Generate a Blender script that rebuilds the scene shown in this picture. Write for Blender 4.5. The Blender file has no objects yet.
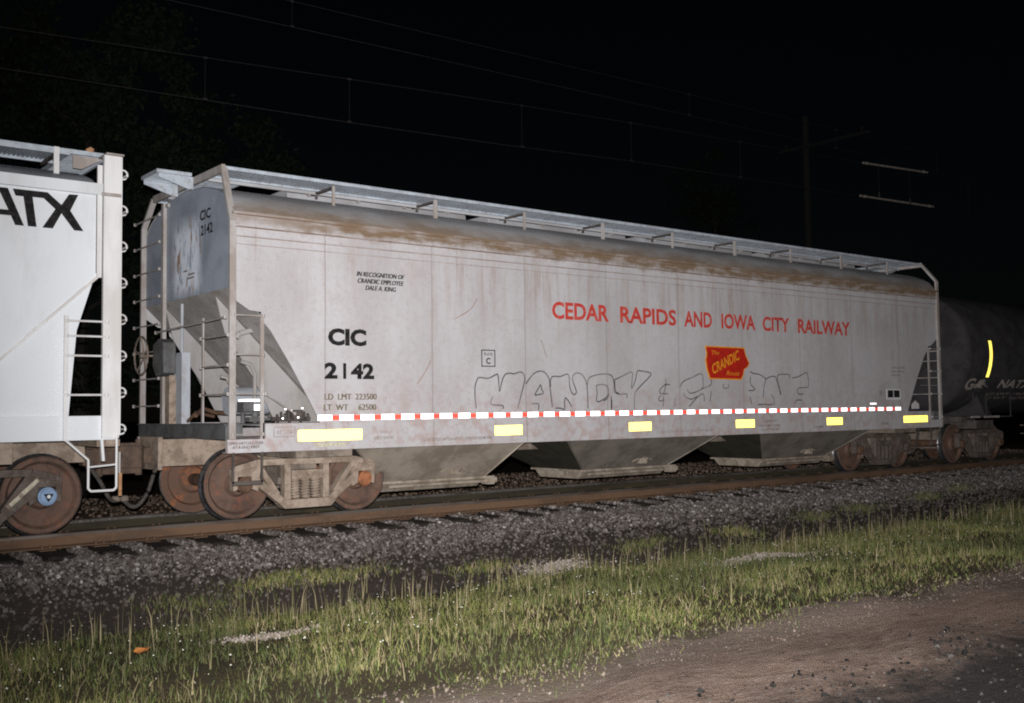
import bpy, math, random
import numpy as np
from math import sin, cos, pi, radians
from mathutils import Matrix, Vector
random.seed(7); rng = np.random.default_rng(11)
SC = bpy.context.scene
COL = SC.collection

# ---------------------------------------------------------------- tagging
def tag(o, label=None, cat=None, group=None, kind=None):
    if label: o['label'] = label
    if cat: o['category'] = cat
    if group: o['group'] = group
    if kind: o['kind'] = kind
    return o
def empty(name, loc, label=None, cat=None, group=None):
    o = bpy.data.objects.new(name, None); COL.objects.link(o); o.location = loc
    return tag(o, label, cat, group)
def copy_tree(o, parent=None):
    c = o.copy(); COL.objects.link(c); c.parent = parent
    for ch in [x for x in COL.objects if x.parent == o]: copy_tree(ch, c)
    return c
def wloc(o):
    v = Vector((0, 0, 0))
    while o is not None: v += Vector(o.location); o = o.parent
    return v

# ---------------------------------------------------------------- mesh builder
class MB:
    def __init__(s): s.v = []; s.f = []; s.sm = []
    def add(s, vs, fs, smooth=False):
        b = len(s.v); s.v += [tuple(v) for v in vs]; s.f += [tuple(i + b for i in f) for f in fs]; s.sm += [smooth] * len(fs); return s
    def box(s, x0, x1, y0, y1, z0, z1):
        return s.add([(x, y, z) for x in (x0, x1) for y in (y0, y1) for z in (z0, z1)],
                     [(0, 1, 3, 2), (4, 6, 7, 5), (0, 4, 5, 1), (2, 3, 7, 6), (0, 2, 6, 4), (1, 5, 7, 3)])
    def prism(s, pts, axis, a, b):          # polygon in the other two axes, extruded along axis from a to b
        def m(p, t): return {'x': (t, p[0], p[1]), 'y': (p[0], t, p[1]), 'z': (p[0], p[1], t)}[axis]
        n = len(pts)
        return s.add([m(p, a) for p in pts] + [m(p, b) for p in pts],
                     [tuple(range(n)), tuple(range(2 * n - 1, n - 1, -1))] + [(i, i + n, (i + 1) % n + n, (i + 1) % n) for i in range(n)])
    def strip(s, pts, axis, a, b, th):       # an open folded sheet following pts, with thickness
        n = len(pts); L = []
        for i, p in enumerate(pts):
            q0 = pts[max(i - 1, 0)]; q1 = pts[min(i + 1, n - 1)]
            dx, dy = q1[0] - q0[0], q1[1] - q0[1]; l = math.hypot(dx, dy) or 1
            L.append((p[0] - dy / l * th, p[1] + dx / l * th))
        for i in range(n - 1): s.prism([pts[i], pts[i + 1], L[i + 1], L[i]], axis, a, b)
        return s
    def bar(s, p, q, w, d=None, up=(0, 0, 1)):
        d = d or w; p = Vector(p); q = Vector(q); t = (q - p).normalized(); u = Vector(up)
        if abs(t.dot(u)) > .98: u = Vector((1, 0, 0))
        a = t.cross(u).normalized(); b = a.cross(t).normalized()
        c = [a * i * w / 2 + b * j * d / 2 for i, j in ((-1, -1), (1, -1), (1, 1), (-1, 1))]
        return s.add([p + k for k in c] + [q + k for k in c], [(0, 3, 2, 1), (4, 5, 6, 7), (0, 1, 5, 4), (1, 2, 6, 5), (2, 3, 7, 6), (3, 0, 4, 7)])
    def tube(s, pts, r, n=8, r1=None, cap=True):
        P = [Vector(p) for p in pts]; m = len(P); vs = []
        for i, p in enumerate(P):
            t = (P[min(i + 1, m - 1)] - P[max(i - 1, 0)]).normalized()
            u = Vector((0, 0, 1)) if abs(t.z) < .9 else Vector((1, 0, 0))
            a = t.cross(u).normalized(); b = t.cross(a)
            rr = r if r1 is None else r + (r1 - r) * i / (m - 1)
            vs += [p + a * rr * cos(2 * pi * k / n) + b * rr * sin(2 * pi * k / n) for k in range(n)]
        fs = [(i * n + k, i * n + (k + 1) % n, (i + 1) * n + (k + 1) % n, (i + 1) * n + k) for i in range(m - 1) for k in range(n)]
        if cap: fs += [tuple(range(n - 1, -1, -1)), tuple(range((m - 1) * n, m * n))]
        return s.add(vs, fs, True)
    def rev(s, c, axis, prof, n=32):         # profile (along axis, radius)
        vs = []
        for a, r in prof:
            for k in range(n):
                t = 2 * pi * k / n; u, w = r * cos(t), r * sin(t)
                vs.append({'y': (c[0] + u, c[1] + a, c[2] + w), 'x': (c[0] + a, c[1] + u, c[2] + w), 'z': (c[0] + u, c[1] + w, c[2] + a)}[axis])
        m = len(prof)
        fs = [(i * n + k, i * n + (k + 1) % n, (i + 1) * n + (k + 1) % n, (i + 1) * n + k) for i in range(m - 1) for k in range(n)]
        return s.add(vs, fs, True)
    def torus(s, c, R, r, axis='x', n=24, arc=1.0):
        pts = []
        for k in range(n + 1):
            t = 2 * pi * arc * k / n; u, w = R * cos(t), R * sin(t)
            pts.append({'x': (c[0], c[1] + u, c[2] + w), 'y': (c[0] + u, c[1], c[2] + w), 'z': (c[0] + u, c[1] + w, c[2])}[axis])
        return s.tube(pts, r, 6)
    def build(s, name, mat, parent=None, org=None, bevel=0.0, label=None):
        o = org if org is not None else (wloc(parent) if parent else Vector((0, 0, 0)))
        me = bpy.data.meshes.new(name)
        me.from_pydata([(v[0] - o[0], v[1] - o[1], v[2] - o[2]) for v in s.v], [], s.f)
        me.polygons.foreach_set('use_smooth', s.sm)
        me.materials.append(mat); me.update()
        import bmesh
        bm = bmesh.new(); bm.from_mesh(me); bmesh.ops.recalc_face_normals(bm, faces=bm.faces); bm.to_mesh(me); bm.free()
        if any(s.sm): me.set_sharp_from_angle(angle=radians(40))
        ob = bpy.data.objects.new(name, me); COL.objects.link(ob); ob.parent = parent
        if parent is None and org is None: pass
        if bevel:
            b = ob.modifiers.new('edge', 'BEVEL'); b.width = bevel; b.segments = 2; b.limit_method = 'ANGLE'; b.angle_limit = radians(40)
        if label: ob['label'] = label
        return ob
def fastmesh(name, verts, faces, mat, smooth=False):
    me = bpy.data.meshes.new(name); nf, k = faces.shape
    me.vertices.add(len(verts)); me.vertices.foreach_set('co', verts.astype(np.float32).ravel())
    me.loops.add(nf * k); me.loops.foreach_set('vertex_index', faces.astype(np.int32).ravel())
    me.polygons.add(nf); me.polygons.foreach_set('loop_start', np.arange(0, nf * k, k, dtype=np.int32))
    me.polygons.foreach_set('use_smooth', np.full(nf, smooth))
    me.materials.append(mat); me.update(calc_edges=True); me.validate()
    o = bpy.data.objects.new(name, me); COL.objects.link(o); return o

# ---------------------------------------------------------------- lettering
def text_mesh(name, s, x0, x1, z0, z1, mat, parent, y=-1.6, bold=0.0, shear=0.0, face='side', X=0, rot=0, d=.003, sp=1.0, label=None):
    cu = bpy.data.curves.new(name, 'FONT'); cu.body = s; cu.size = 1; cu.offset = bold; cu.extrude = 0; cu.shear = shear
    cu.space_character = sp; cu.resolution_u = 3; cu.align_x = 'CENTER' if '\n' in s else 'LEFT'
    t = bpy.data.objects.new('t', cu); COL.objects.link(t)
    dg = bpy.context.evaluated_depsgraph_get(); me = bpy.data.meshes.new_from_object(t.evaluated_get(dg))
    bpy.data.objects.remove(t)
    co = np.array([v.co[:2] for v in me.vertices]); lo, hi = co.min(0), co.max(0); n = (co - lo) / (hi - lo)
    w, h = x1 - x0, z1 - z0
    o = wloc(parent); out = []
    for a, b in n:
        px, pz = (a - .5) * w, (b - .5) * h
        c, sn = cos(rot), sin(rot); px, pz = px * c - pz * sn, px * sn + pz * c
        px += (x0 + x1) / 2; pz += (z0 + z1) / 2
        if face == 'side': out.append((px - o[0], y - d - o[1], pz - o[2]))
        elif callable(face): p = face(px, pz); out.append((p[0] - o[0], p[1] - o[1], p[2] - o[2]))
        else: out.append((X - d - o[0], -px - o[1], pz - o[2]))
    me.vertices.foreach_set('co', np.array(out, dtype=np.float32).ravel())
    me.name = name; me.materials.clear(); me.materials.append(mat); me.update()
    ob = bpy.data.objects.new(name, me); COL.objects.link(ob); ob.parent = parent
    if label: ob['label'] = label
    return ob

# ---------------------------------------------------------------- materials
class NT:
    def __init__(s, name):
        s.m = bpy.data.materials.new(name); s.m.use_nodes = True; s.t = s.m.node_tree; s.t.nodes.clear()
        s.out = s.t.nodes.new('ShaderNodeOutputMaterial')
    def n(s, typ, inp=None, **kw):
        nd = s.t.nodes.new('ShaderNode' + typ)
        for k, v in kw.items(): setattr(nd, k, v)
        for k, v in (inp or {}).items():
            if isinstance(v, bpy.types.NodeSocket): s.t.links.new(v, nd.inputs[k])
            else: nd.inputs[k].default_value = v
        return nd
    def math(s, op, a, b=0.0, c=0.0, clamp=False):
        return s.n('Math', {0: a, 1: b, 2: c}, operation=op, use_clamp=clamp).outputs[0]
    def mix(s, f, a, b):
        return s.n('Mix', {0: f, 6: a, 7: b}, data_type='RGBA').outputs[2]
    def ramp(s, f, lo, hi):                 # smoothstep
        return s.n('MapRange', {0: f, 1: lo, 2: hi}, interpolation_type='SMOOTHSTEP').outputs[0]
    def pos(s):
        if not hasattr(s, '_p'):
            s._g = s.n('NewGeometry'); s._p = s._g.outputs['Position']; sx = s.n('SeparateXYZ', {0: s._p}); s.x, s.y, s.z = sx.outputs
        return s._p
    def noise(s, scale, det=4, vec=None, stretch=None, rough=.55):
        v = vec or s.pos()
        if stretch: v = s.n('VectorMath', {0: v, 1: stretch}, operation='MULTIPLY').outputs[0]
        return s.n('TexNoise', {'Vector': v, 'Scale': scale, 'Detail': det, 'Roughness': rough}).outputs[0]
    def bsdf(s, col, rough=.6, metal=0.0, bump=None, bs=.3, bd=.01, spec=.3):
        inp = {'Base Color': col, 'Roughness': rough, 'Metallic': metal, 'Specular IOR Level': spec}
        if bump is not None: inp['Normal'] = s.n('Bump', {'Strength': bs, 'Distance': bd, 'Height': bump}).outputs[0]
        b = s.n('BsdfPrincipled', inp); s.t.links.new(b.outputs[0], s.out.inputs[0]); return s.m
def C4(c): return (c[0], c[1], c[2], 1)
def grime(name, c1, c2, scale=3.0, rough=.6, c3=None, metal=0.0, bs=.2, stretch=None, lo=.4, hi=.62, spec=.3):
    t = NT(name); t.pos()
    f = t.ramp(t.noise(scale, 6, stretch=stretch, rough=.65), lo, hi)
    col = t.mix(f, C4(c1), C4(c2))
    if c3: col = t.mix(t.math('MULTIPLY', t.ramp(t.noise(scale * 3.1, 7, rough=.75), .50, .72), .7), col, C4(c3))
    g = t.noise(scale * 14, 5)
    return t.bsdf(col, rough, metal, g, bs, .004, spec)
M = {}
M['body_end'] = grime('weathered_grey_paint', (.43, .46, .50), (.30, .32, .35), 1.6, .55, (.30, .24, .19), stretch=(1, 1, .4))
M['white'] = grime('white_paint', (.70, .73, .76), (.60, .61, .62), 1.1, .5, None, stretch=(1, 1, .35), bs=.05)
M['white_post'] = grime('white_post_paint', (.72, .72, .72), (.58, .56, .54), 2.0, .5, None, bs=.1, stretch=(1, 1, .3))
M['post'] = grime('pale_grey_post_paint', (.40, .38, .365), (.30, .26, .235), 4, .6, (.36, .29, .24), stretch=(1, 1, .5))
M['grate'] = grime('galvanised_grating', (.52, .58, .64), (.40, .44, .49), 4, .5, (.25, .2, .16), .2)
M['brace'] = grime('dark_weathered_shaded_steel', (.10, .085, .075), (.06, .05, .045), 6, .7)  # dark steel parts; also holds the shade painted into the roof-board braces
M['slope'] = grime('dusty_slope_sheet', (.38, .36, .345), (.29, .27, .25), 2, .75, (.2, .14, .1))
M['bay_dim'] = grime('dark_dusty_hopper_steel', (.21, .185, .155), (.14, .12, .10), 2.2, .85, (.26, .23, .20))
M['bay_end'] = grime('dark_hopper_end_steel', (.045, .042, .026), (.03, .028, .02), 3, .85)  # bay end sheets, much darker than the bay fronts
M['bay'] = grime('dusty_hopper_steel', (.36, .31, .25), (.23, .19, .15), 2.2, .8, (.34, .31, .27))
M['under'] = grime('dusty_underframe_steel', (.24, .20, .16), (.13, .105, .085), 4, .85, (.09, .05, .03))
M['gatesteel'] = grime('worn_gate_steel', (.36, .31, .25), (.22, .18, .14), 5, .6, (.12, .08, .05))
M['rust'] = grime('rusty_cast_steel', (.13, .075, .048), (.075, .045, .032), 6, .85, (.21, .10, .05))
M['coupler'] = grime('brown_coupler_steel', (.12, .082, .06), (.07, .05, .04), 8, .8, (.16, .09, .05))
M['wheel'] = grime('grimy_wheel_steel', (.135, .085, .062), (.085, .055, .042), 4, .75, (.26, .085, .05))
M['wheel_back'] = grime('rust_orange_wheel_face', (.14, .08, .055), (.34, .12, .045), 3.2, .8, (.08, .06, .05), lo=.50, hi=.66)
M['tread'] = grime('polished_wheel_tread', (.30, .30, .31), (.16, .15, .15), 20, .35, None, .9, bs=.05)
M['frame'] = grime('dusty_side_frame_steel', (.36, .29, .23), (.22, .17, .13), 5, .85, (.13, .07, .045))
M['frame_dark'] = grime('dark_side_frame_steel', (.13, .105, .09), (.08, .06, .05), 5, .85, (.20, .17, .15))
M['cap'] = grime('rust_orange_bearing_cap', (.36, .14, .06), (.22, .085, .045), 9, .85, (.40, .2, .10))
M['blue'] = grime('faded_blue_cap_paint', (.30, .42, .60), (.22, .32, .48), 14, .7)
M['black'] = grime('black_lettering_paint', (.012, .012, .013), (.028, .026, .025), 18, .8, bs=.02, spec=.08)
M['olive'] = grime('faded_lettering_paint', (.12, .095, .06), (.20, .16, .11), 18, .8, bs=.02)
M['faint'] = grime('worn_stencil_paint', (.22, .19, .18), (.33, .30, .29), 30, .8, bs=.02)
M['red'] = grime('faded_red_lettering_paint', (.52, .045, .035), (.58, .12, .09), 12, .6, bs=.02, hi=.75)
M['herald_red'] = grime('red_emblem_paint', (.50, .022, .012), (.40, .02, .012), 8, .5, bs=.02)
M['herald_yellow'] = grime('yellow_emblem_paint', (.80, .34, .02), (.66, .24, .02), 20, .5, bs=.02)
M['spray'] = grime('thin_black_spray_line', (.085, .08, .085), (.24, .22, .22), 3.5, .8, bs=.02)
M['rustline'] = grime('rust_scrape', (.24, .12, .07), (.33, .22, .16), 9, .8, bs=.02)
M['drip'] = grime('brown_edge_rust', (.20, .125, .085), (.36, .29, .25), 4, .8, stretch=(.4, 1, 1))
M['hose'] = grime('black_rubber_hose', (.045, .04, .037), (.08, .07, .06), 14, .7)
M['tank'] = grime('black_tank_paint', (.052, .050, .053), (.034, .032, .034), 2.5, .85, (.06, .046, .04), spec=.05)
M['tanktext'] = grime('worn_white_lettering', (.42, .38, .34), (.26, .22, .19), 12, .8, bs=.02)
M['dark_sill'] = grime('dark_grey_end_sill', (.12, .125, .13), (.08, .08, .08), 5, .75, (.16, .12, .09))
M['green'] = grime('dark_stencil_box', (.07, .06, .05), (.05, .04, .035), 5, .8)
M['orange'] = grime('orange_tag', (.42, .24, .12), (.32, .16, .08), 14, .6)
M['cream'] = grime('cream_stencil_patch', (.55, .53, .42), (.40, .36, .27), 30, .8)
M['rail'] = grime('rusty_rail_steel', (.135, .080, .048), (.095, .058, .037), 3, .8, (.17, .095, .05), bs=.1, stretch=(.3, 1, 1))
M['railtop'] = grime('worn_rail_head', (.20, .17, .15), (.12, .09, .07), 6, .45, None, .6, bs=.02, stretch=(.2, 1, 1))
M['railshine'] = grime('polished_rail_head', (.17, .155, .14), (.08, .07, .06), 5, .5, (.30, .29, .28), .5, bs=.02, stretch=(.2, 1, 1))
M['rail_dark'] = grime('dark_olive_rail_steel', (.045, .038, .022), (.030, .025, .016), 3, .85, (.06, .045, .028), stretch=(.3, 1, 1))  # far rail web and foot, a darker olive than the near rail
M['web'] = grime('dusty_neutral_grey_paint', (.345, .335, .33), (.27, .255, .24), 1.8, .65, (.34, .30, .26), stretch=(1, 1, .5))
M['tie'] = grime('creosoted_timber', (.012, .009, .007), (.022, .017, .013), 4, .9, (.010, .008, .006), bs=.5, stretch=(3, .5, 1))
M['wire'] = grime('weathered_overhead_wire', (.035, .032, .03), (.02, .019, .018), 8, .6)
M['insulator'] = grime('pale_insulator_rod', (.36, .32, .28), (.26, .22, .18), 8, .5)
M['bark'] = grime('grey_brown_bark', (.020, .017, .013), (.012, .010, .008), 6, .9, bs=.6, stretch=(1, 1, .3))
M['wood_pole'] = grime('weathered_pole_timber', (.009, .008, .007), (.006, .0055, .005), 6, .9)
M['petal'] = grime('white_petals', (.50, .50, .45), (.36, .34, .28), 14, .7)
M['leaf_dead'] = grime('dry_orange_leaf', (.55, .22, .05), (.42, .15, .04), 14, .8)

def side_paint():                       # the long side sheets: faded grey, roof dust, seams, drips
    t = NT('faded_grey_side_paint'); p = t.pos()
    base = t.mix(t.ramp(t.noise(1.1, 5, stretch=(1, 1, .5)), .35, .68), C4((.530, .520, .532)), C4((.450, .434, .438)))
    st = t.ramp(t.noise(2.6, 7, stretch=(2.6, 1, .16), rough=.75), .44, .70)
    top = t.math('SUBTRACT', t.ramp(t.z, 2.3, 3.35), t.math('MULTIPLY', t.ramp(t.z, 3.47, 3.53), .6))
    rust = t.math('MULTIPLY', st, t.math('MULTIPLY_ADD', top, .50, .10))
    far = t.ramp(t.x, -1.0, 5.0)
    rust = t.math('MULTIPLY', rust, t.math('MULTIPLY_ADD', far, .7, .3))
    base = t.mix(rust, base, C4((.31, .225, .165)))
    bl = t.ramp(t.noise(1.7, 7, rough=.75), .52, .70); base = t.mix(t.math('MULTIPLY', bl, .28), base, C4((.37, .30, .26)))
    # brown dust on the chord at the roof line
    band = t.math('MULTIPLY', t.ramp(t.math('ADD', t.z, t.math('MULTIPLY_ADD', t.noise(2.6, 7, rough=.7), .34, -.17)), 3.67, 3.80), t.math('MULTIPLY_ADD', t.ramp(t.x, -.5, 1.5), .45, .52))
    base = t.mix(t.math('MULTIPLY', band, t.math('MULTIPLY_ADD', t.ramp(t.noise(5, 5, stretch=(.5, 1, 2.0)), .3, .6), .6, .5)), base, C4((.185, .122, .066)))
    dr = t.math('MULTIPLY', t.ramp(t.noise(9, 5, stretch=(2.2, 1, .06), rough=.6), .60, .70), t.math('MULTIPLY', t.ramp(t.z, 2.7, 3.7), t.ramp(t.noise(1.2, 3), .45, .6))); base = t.mix(t.math('MULTIPLY', dr, .6), base, C4((.27, .15, .08)))
    # pinkish road grime along the bottom and speckle
    low = t.math('MULTIPLY', t.math('SUBTRACT', 1.0, t.ramp(t.z, 1.2, 1.9)), t.ramp(t.noise(7, 6), .42, .66))
    base = t.mix(t.math('MULTIPLY', low, .5), base, C4((.40, .27, .23)))
    spk = t.ramp(t.noise(26, 3), .66, .76)
    base = t.mix(t.math('MULTIPLY', spk, .45), base, C4((.26, .17, .13)))
    gr = t.noise(75, 3); base = t.mix(t.math('MULTIPLY', t.ramp(gr, .35, .7), .22), base, C4((.25, .23, .24)))
    mo = t.ramp(t.noise(14, 8, rough=.8), .45, .68); base = t.mix(t.math('MULTIPLY', mo, .22), base, C4((.27, .21, .19)))
    # vertical weld seams, one per side panel
    fr = t.math('FRACT', t.math('DIVIDE', t.math('ADD', t.math('ADD', t.x, 20 * 1.69 - .88), t.math('MULTIPLY', t.noise(1.2, 2), .02)), 1.69))
    ds = t.math('MINIMUM', fr, t.math('SUBTRACT', 1.0, fr))
    seam = t.math('SUBTRACT', 1.0, t.ramp(ds, .002, .009))
    base = t.mix(t.math('MULTIPLY', seam, .46), base, C4((.20, .16, .14)))
    halo = t.math('MULTIPLY', t.math('SUBTRACT', 1.0, t.ramp(ds, .0, .09)), t.ramp(t.noise(3, 5, stretch=(1, 1, .3)), .48, .7))
    base = t.mix(t.math('MULTIPLY', halo, .18), base, C4((.34, .26, .21)))
    # oil-can waviness of thin sheet
    w = t.noise(.9, 2, stretch=(1, 1, .7)); hgt = t.math('ADD', w, t.math('MULTIPLY', seam, -.03))
    return t.bsdf(base, .6, 0, hgt, .2, .03, .25)
M['side'] = side_paint()
def roof_paint():
    t = NT('dust_stained_roof_paint'); t.pos()
    a = t.mix(t.ramp(t.noise(1.6, 5, stretch=(.6, 1, 1)), .38, .62), C4((.42, .425, .44)), C4((.32, .315, .32)))
    f = t.math('MULTIPLY', t.ramp(t.noise(2.2, 6, stretch=(.5, 1, 1.5), rough=.7), .42, .62), t.math('MULTIPLY_ADD', t.ramp(t.z, 4.22, 3.95), .7, .25))
    f = t.math('MULTIPLY_ADD', t.ramp(t.math('ADD', t.z, t.math('MULTIPLY', t.noise(3, 5, stretch=(.5, 1, 1)), .30)), 4.28, 4.02), .8, t.math('MULTIPLY', f, .45), clamp=True)
    a = t.mix(t.math('MULTIPLY', f, .85), a, C4((.20, .14, .090)))
    return t.bsdf(a, .6, 0, t.noise(3, 3), .2, .02)
M['roof'] = roof_paint()
def end_paint():
    t = NT('scuffed_grey_end_paint'); t.pos()
    a = t.mix(t.ramp(t.noise(1.5, 5), .4, .62), C4((.33, .37, .43)), C4((.25, .28, .33)))
    # white and rust wear patch low in the middle of the end sheet
    dy = t.math('ABSOLUTE', t.math('SUBTRACT', t.y, -.04)); m = t.math('SUBTRACT', 1.0, t.ramp(dy, .30, .62))
    dz = t.math('MULTIPLY', t.ramp(t.z, 2.9, 3.15), t.math('SUBTRACT', 1.0, t.ramp(t.z, 3.75, 4.15)))
    m = t.math('MULTIPLY', m, dz)
    w = t.math('MULTIPLY', m, t.ramp(t.noise(5.5, 6, stretch=(1, 1.6, .55), rough=.7), .36, .50))
    a = t.mix(w, a, C4((.80, .86, .95)))
    r = t.math('MULTIPLY', m, t.ramp(t.noise(3.4, 5, stretch=(1, 2.2, .7)), .56, .66))
    a = t.mix(r, a, C4((.36, .22, .14)))
    return t.bsdf(a, .6, 0, t.noise(14, 4), .15, .004)
M['end'] = end_paint()
def retro(name, col, k=1.0, wear=.0):          # bead sheeting: sends light back where it came from
    t = NT(name); g = t.n('NewGeometry')
    t._g = g; t._p = g.outputs['Position']
    c = C4(col)
    if wear:
        c = t.mix(t.ramp(t.noise(22, 4), .60, .72), C4(col), C4(tuple(x * (1 - wear) for x in col)))
    gl = t.n('BsdfGlossy', {'Color': c, 'Roughness': .5, 'Normal': g.outputs['Incoming']})
    df = t.n('BsdfDiffuse', {'Color': c})
    mx = t.n('MixShader', {0: k, 1: df.outputs[0], 2: gl.outputs[0]})
    t.t.links.new(mx.outputs[0], t.out.inputs[0]); return t.m
M['retro_yellow'] = retro('yellow_retroreflective_sheet', (1.0, .82, .13), 1.0, wear=.2)
M['retro_white'] = retro('white_retroreflective_sheet', (.9, .9, .92), .8)
M['retro_red'] = retro('red_retroreflective_sheet', (.62, .06, .04), .35)

def ground_mat():
    t = NT('trackside_ground'); t.pos()
    n1 = t.noise(1.4, 6); n2 = t.noise(22, 5, rough=.7); n3 = t.noise(60, 3)
    vor = t.n('TexVoronoi', {'Vector': t._p, 'Scale': 20.0}); vc = vor.outputs['Color']; vd = vor.outputs['Distance']
    vg = t.n('SeparateColor', {0: vc}).outputs[0]
    stone = t.mix(vg, C4((.035, .028, .024)), C4((.10, .088, .08)))
    soil = t.mix(t.ramp(t.y, -7.7, -8.5), t.mix(n2, C4((.045, .036, .022)), C4((.085, .068, .042))), t.mix(n2, C4((.11, .082, .06)), C4((.20, .165, .13))))
    cinder = t.mix(n2, C4((.030, .024, .021)), C4((.065, .052, .045)))
    bed = t.mix(n2, C4((.026, .021, .015)), C4((.060, .048, .033)))
    yy = t.math('ADD', t.y, t.math('MULTIPLY_ADD', n1, .8, -.4))
    # from near the camera to the track: soil | cinders | broken stone | track bed | stone
    c = t.mix(t.ramp(yy, -4.2, -3.8), soil, cinder)
    c = t.mix(t.ramp(yy, -2.5, -2.0), c, stone)
    c = t.mix(t.ramp(t.y, -.95, -.8), c, bed)
    c = t.mix(t.ramp(t.y, .8, 1.0), c, t.mix(n2, C4((.12, .082, .055)), C4((.24, .17, .12))))
    h = t.math('ADD', t.math('MULTIPLY', vd, -.6), t.math('MULTIPLY', n2, .6))
    return t.bsdf(c, .95, 0, h, .5, .012, .12)
M['ground'] = ground_mat()
def road_mat():
    t = NT('packed_dirt_road'); t.pos()
    n1 = t.noise(.8, 6, rough=.7, stretch=(.5, 1, 1)); n2 = t.noise(9, 6, rough=.75, stretch=(.45, 1, 1)); n3 = t.noise(60, 4, rough=.8)
    c = t.mix(t.ramp(n1, .35, .65), C4((.235, .165, .128)), C4((.145, .102, .080)))
    c = t.mix(t.ramp(n2, .5, .74), c, C4((.29, .23, .195)))
    c = t.mix(t.ramp(n2, .48, .3), c, C4((.105, .074, .056)))
    c = t.mix(t.math('MULTIPLY', t.ramp(n3, .5, .72), .5), c, C4((.36, .31, .27)))
    c = t.mix(t.math('MULTIPLY', t.ramp(n3, .48, .3), .6), c, C4((.06, .045, .036)))
    # pale gravel rim at the grass, dark fine cinders further out
    yy = t.math('ADD', t.y, t.math('MULTIPLY_ADD', t.noise(1.6, 5), 1.0, -.5))
    c = t.mix(t.math('MULTIPLY', t.ramp(yy, -8.9, -8.3), .4), c, C4((.27, .225, .19)))
    dark = t.math('SUBTRACT', 1.0, t.ramp(t.math('ADD', t.y, t.math('MULTIPLY_ADD', t.noise(4, 8, rough=.75), 1.6, -.8)), -10.3, -9.4))
    c = t.mix(t.math('MULTIPLY', dark, .95), c, t.mix(n3, C4((.008, .0075, .0075)), C4((.034, .031, .030))))
    return t.bsdf(c, .95, 0, t.math('ADD', t.math('MULTIPLY', n2, 1.8), t.math('MULTIPLY', n3, .3)), 1.0, .05, .12)
M['road'] = road_mat()
def island_mat(name, cols, rough=.85, spec=.15, noise=None, trans=False, big=None, toe=False):
    t = NT(name); t.pos(); r = t._g.outputs['Random Per Island']
    cr = t.n('ValToRGB', {0: r}); e = cr.color_ramp; e.elements[0].color = C4(cols[0][1]); e.elements[0].position = cols[0][0]
    e.elements[1].color = C4(cols[-1][1]); e.elements[1].position = cols[-1][0]
    for p, c in cols[1:-1]: k = e.elements.new(p); k.color = C4(c)
    c = cr.outputs[0]
    if big: c = t.mix(t.math('MULTIPLY', t.ramp(t.noise(big[0], 4), .42, .64), big[1]), c, C4(big[2]))
    if toe:                              # stones at the foot of the shoulder are caked in brown fines
        yy = t.math('ADD', t.y, t.math('MULTIPLY_ADD', t.noise(1.3, 5), 1.2, -.6)); c = t.mix(t.math('MULTIPLY', t.ramp(yy, -2.3, -3.1), .75), c, C4((.060, .048, .041)))
    b = t.bsdf(c, rough, 0, t.noise(noise, 3) if noise else None, .5, .01, spec)
    if trans:
        tr = t.n('BsdfTranslucent', {'Color': c}); pb = [n for n in t.t.nodes if n.type == 'BSDF_PRINCIPLED'][0]
        mx = t.n('MixShader', {0: .3, 1: pb.outputs[0], 2: tr.outputs[0]}); t.t.links.new(mx.outputs[0], t.out.inputs[0])
    return b
M['stones'] = island_mat('crushed_stone', [(0, (.034, .025, .020)), (.45, (.088, .074, .067)), (.80, (.145, .127, .118)), (.95, (.21, .19, .18)), (1, (.38, .35, .33))], .8, .3, 30, toe=True)
M['cinder'] = island_mat('black_cinders', [(0, (.006, .006, .006)), (.8, (.018, .017, .016)), (1, (.06, .056, .052))], .9, .1, 30)
M['stones_brown'] = island_mat('brown_dusted_stone', [(0, (.08, .055, .038)), (.7, (.16, .115, .085)), (1, (.28, .22, .18))], .9, .2, 30)
M['stones_pale'] = island_mat('pale_fine_gravel', [(0, (.16, .13, .105)), (.7, (.30, .25, .215)), (1, (.42, .38, .34))], .9, .2, 30)
M['stones_dark'] = island_mat('fouled_crushed_stone', [(0, (.03, .025, .018)), (.7, (.065, .054, .04)), (1, (.13, .11, .09))], .9, .2, 30)
M['gravel'] = island_mat('pale_loose_gravel', [(0, (.06, .045, .036)), (.7, (.11, .085, .070)), (1, (.18, .15, .125))], .9, .2, 30)
M['grass'] = island_mat('rough_grass_blades', [(0, (.042, .060, .018)), (.35, (.125, .160, .036)), (.60, (.215, .220, .066)), (.80, (.26, .205, .10)), (1, (.42, .34, .22))], .6, .3, None, True, (.45, .75, (.050, .070, .022)))
M['stalk'] = island_mat('pale_seed_stalks', [(0, (.12, .125, .045)), (.5, (.24, .21, .11)), (1, (.38, .31, .19))], .7, .2, None, True)
M['leaves'] = island_mat('dark_green_leaves', [(0, (.009, .014, .008)), (.6, (.014, .021, .011)), (1, (.022, .028, .015))], .8, .05, None, True)
SKY = .0003; FLASH = 12800.0; SPOT = 95; AIM = (700, 300)
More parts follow.
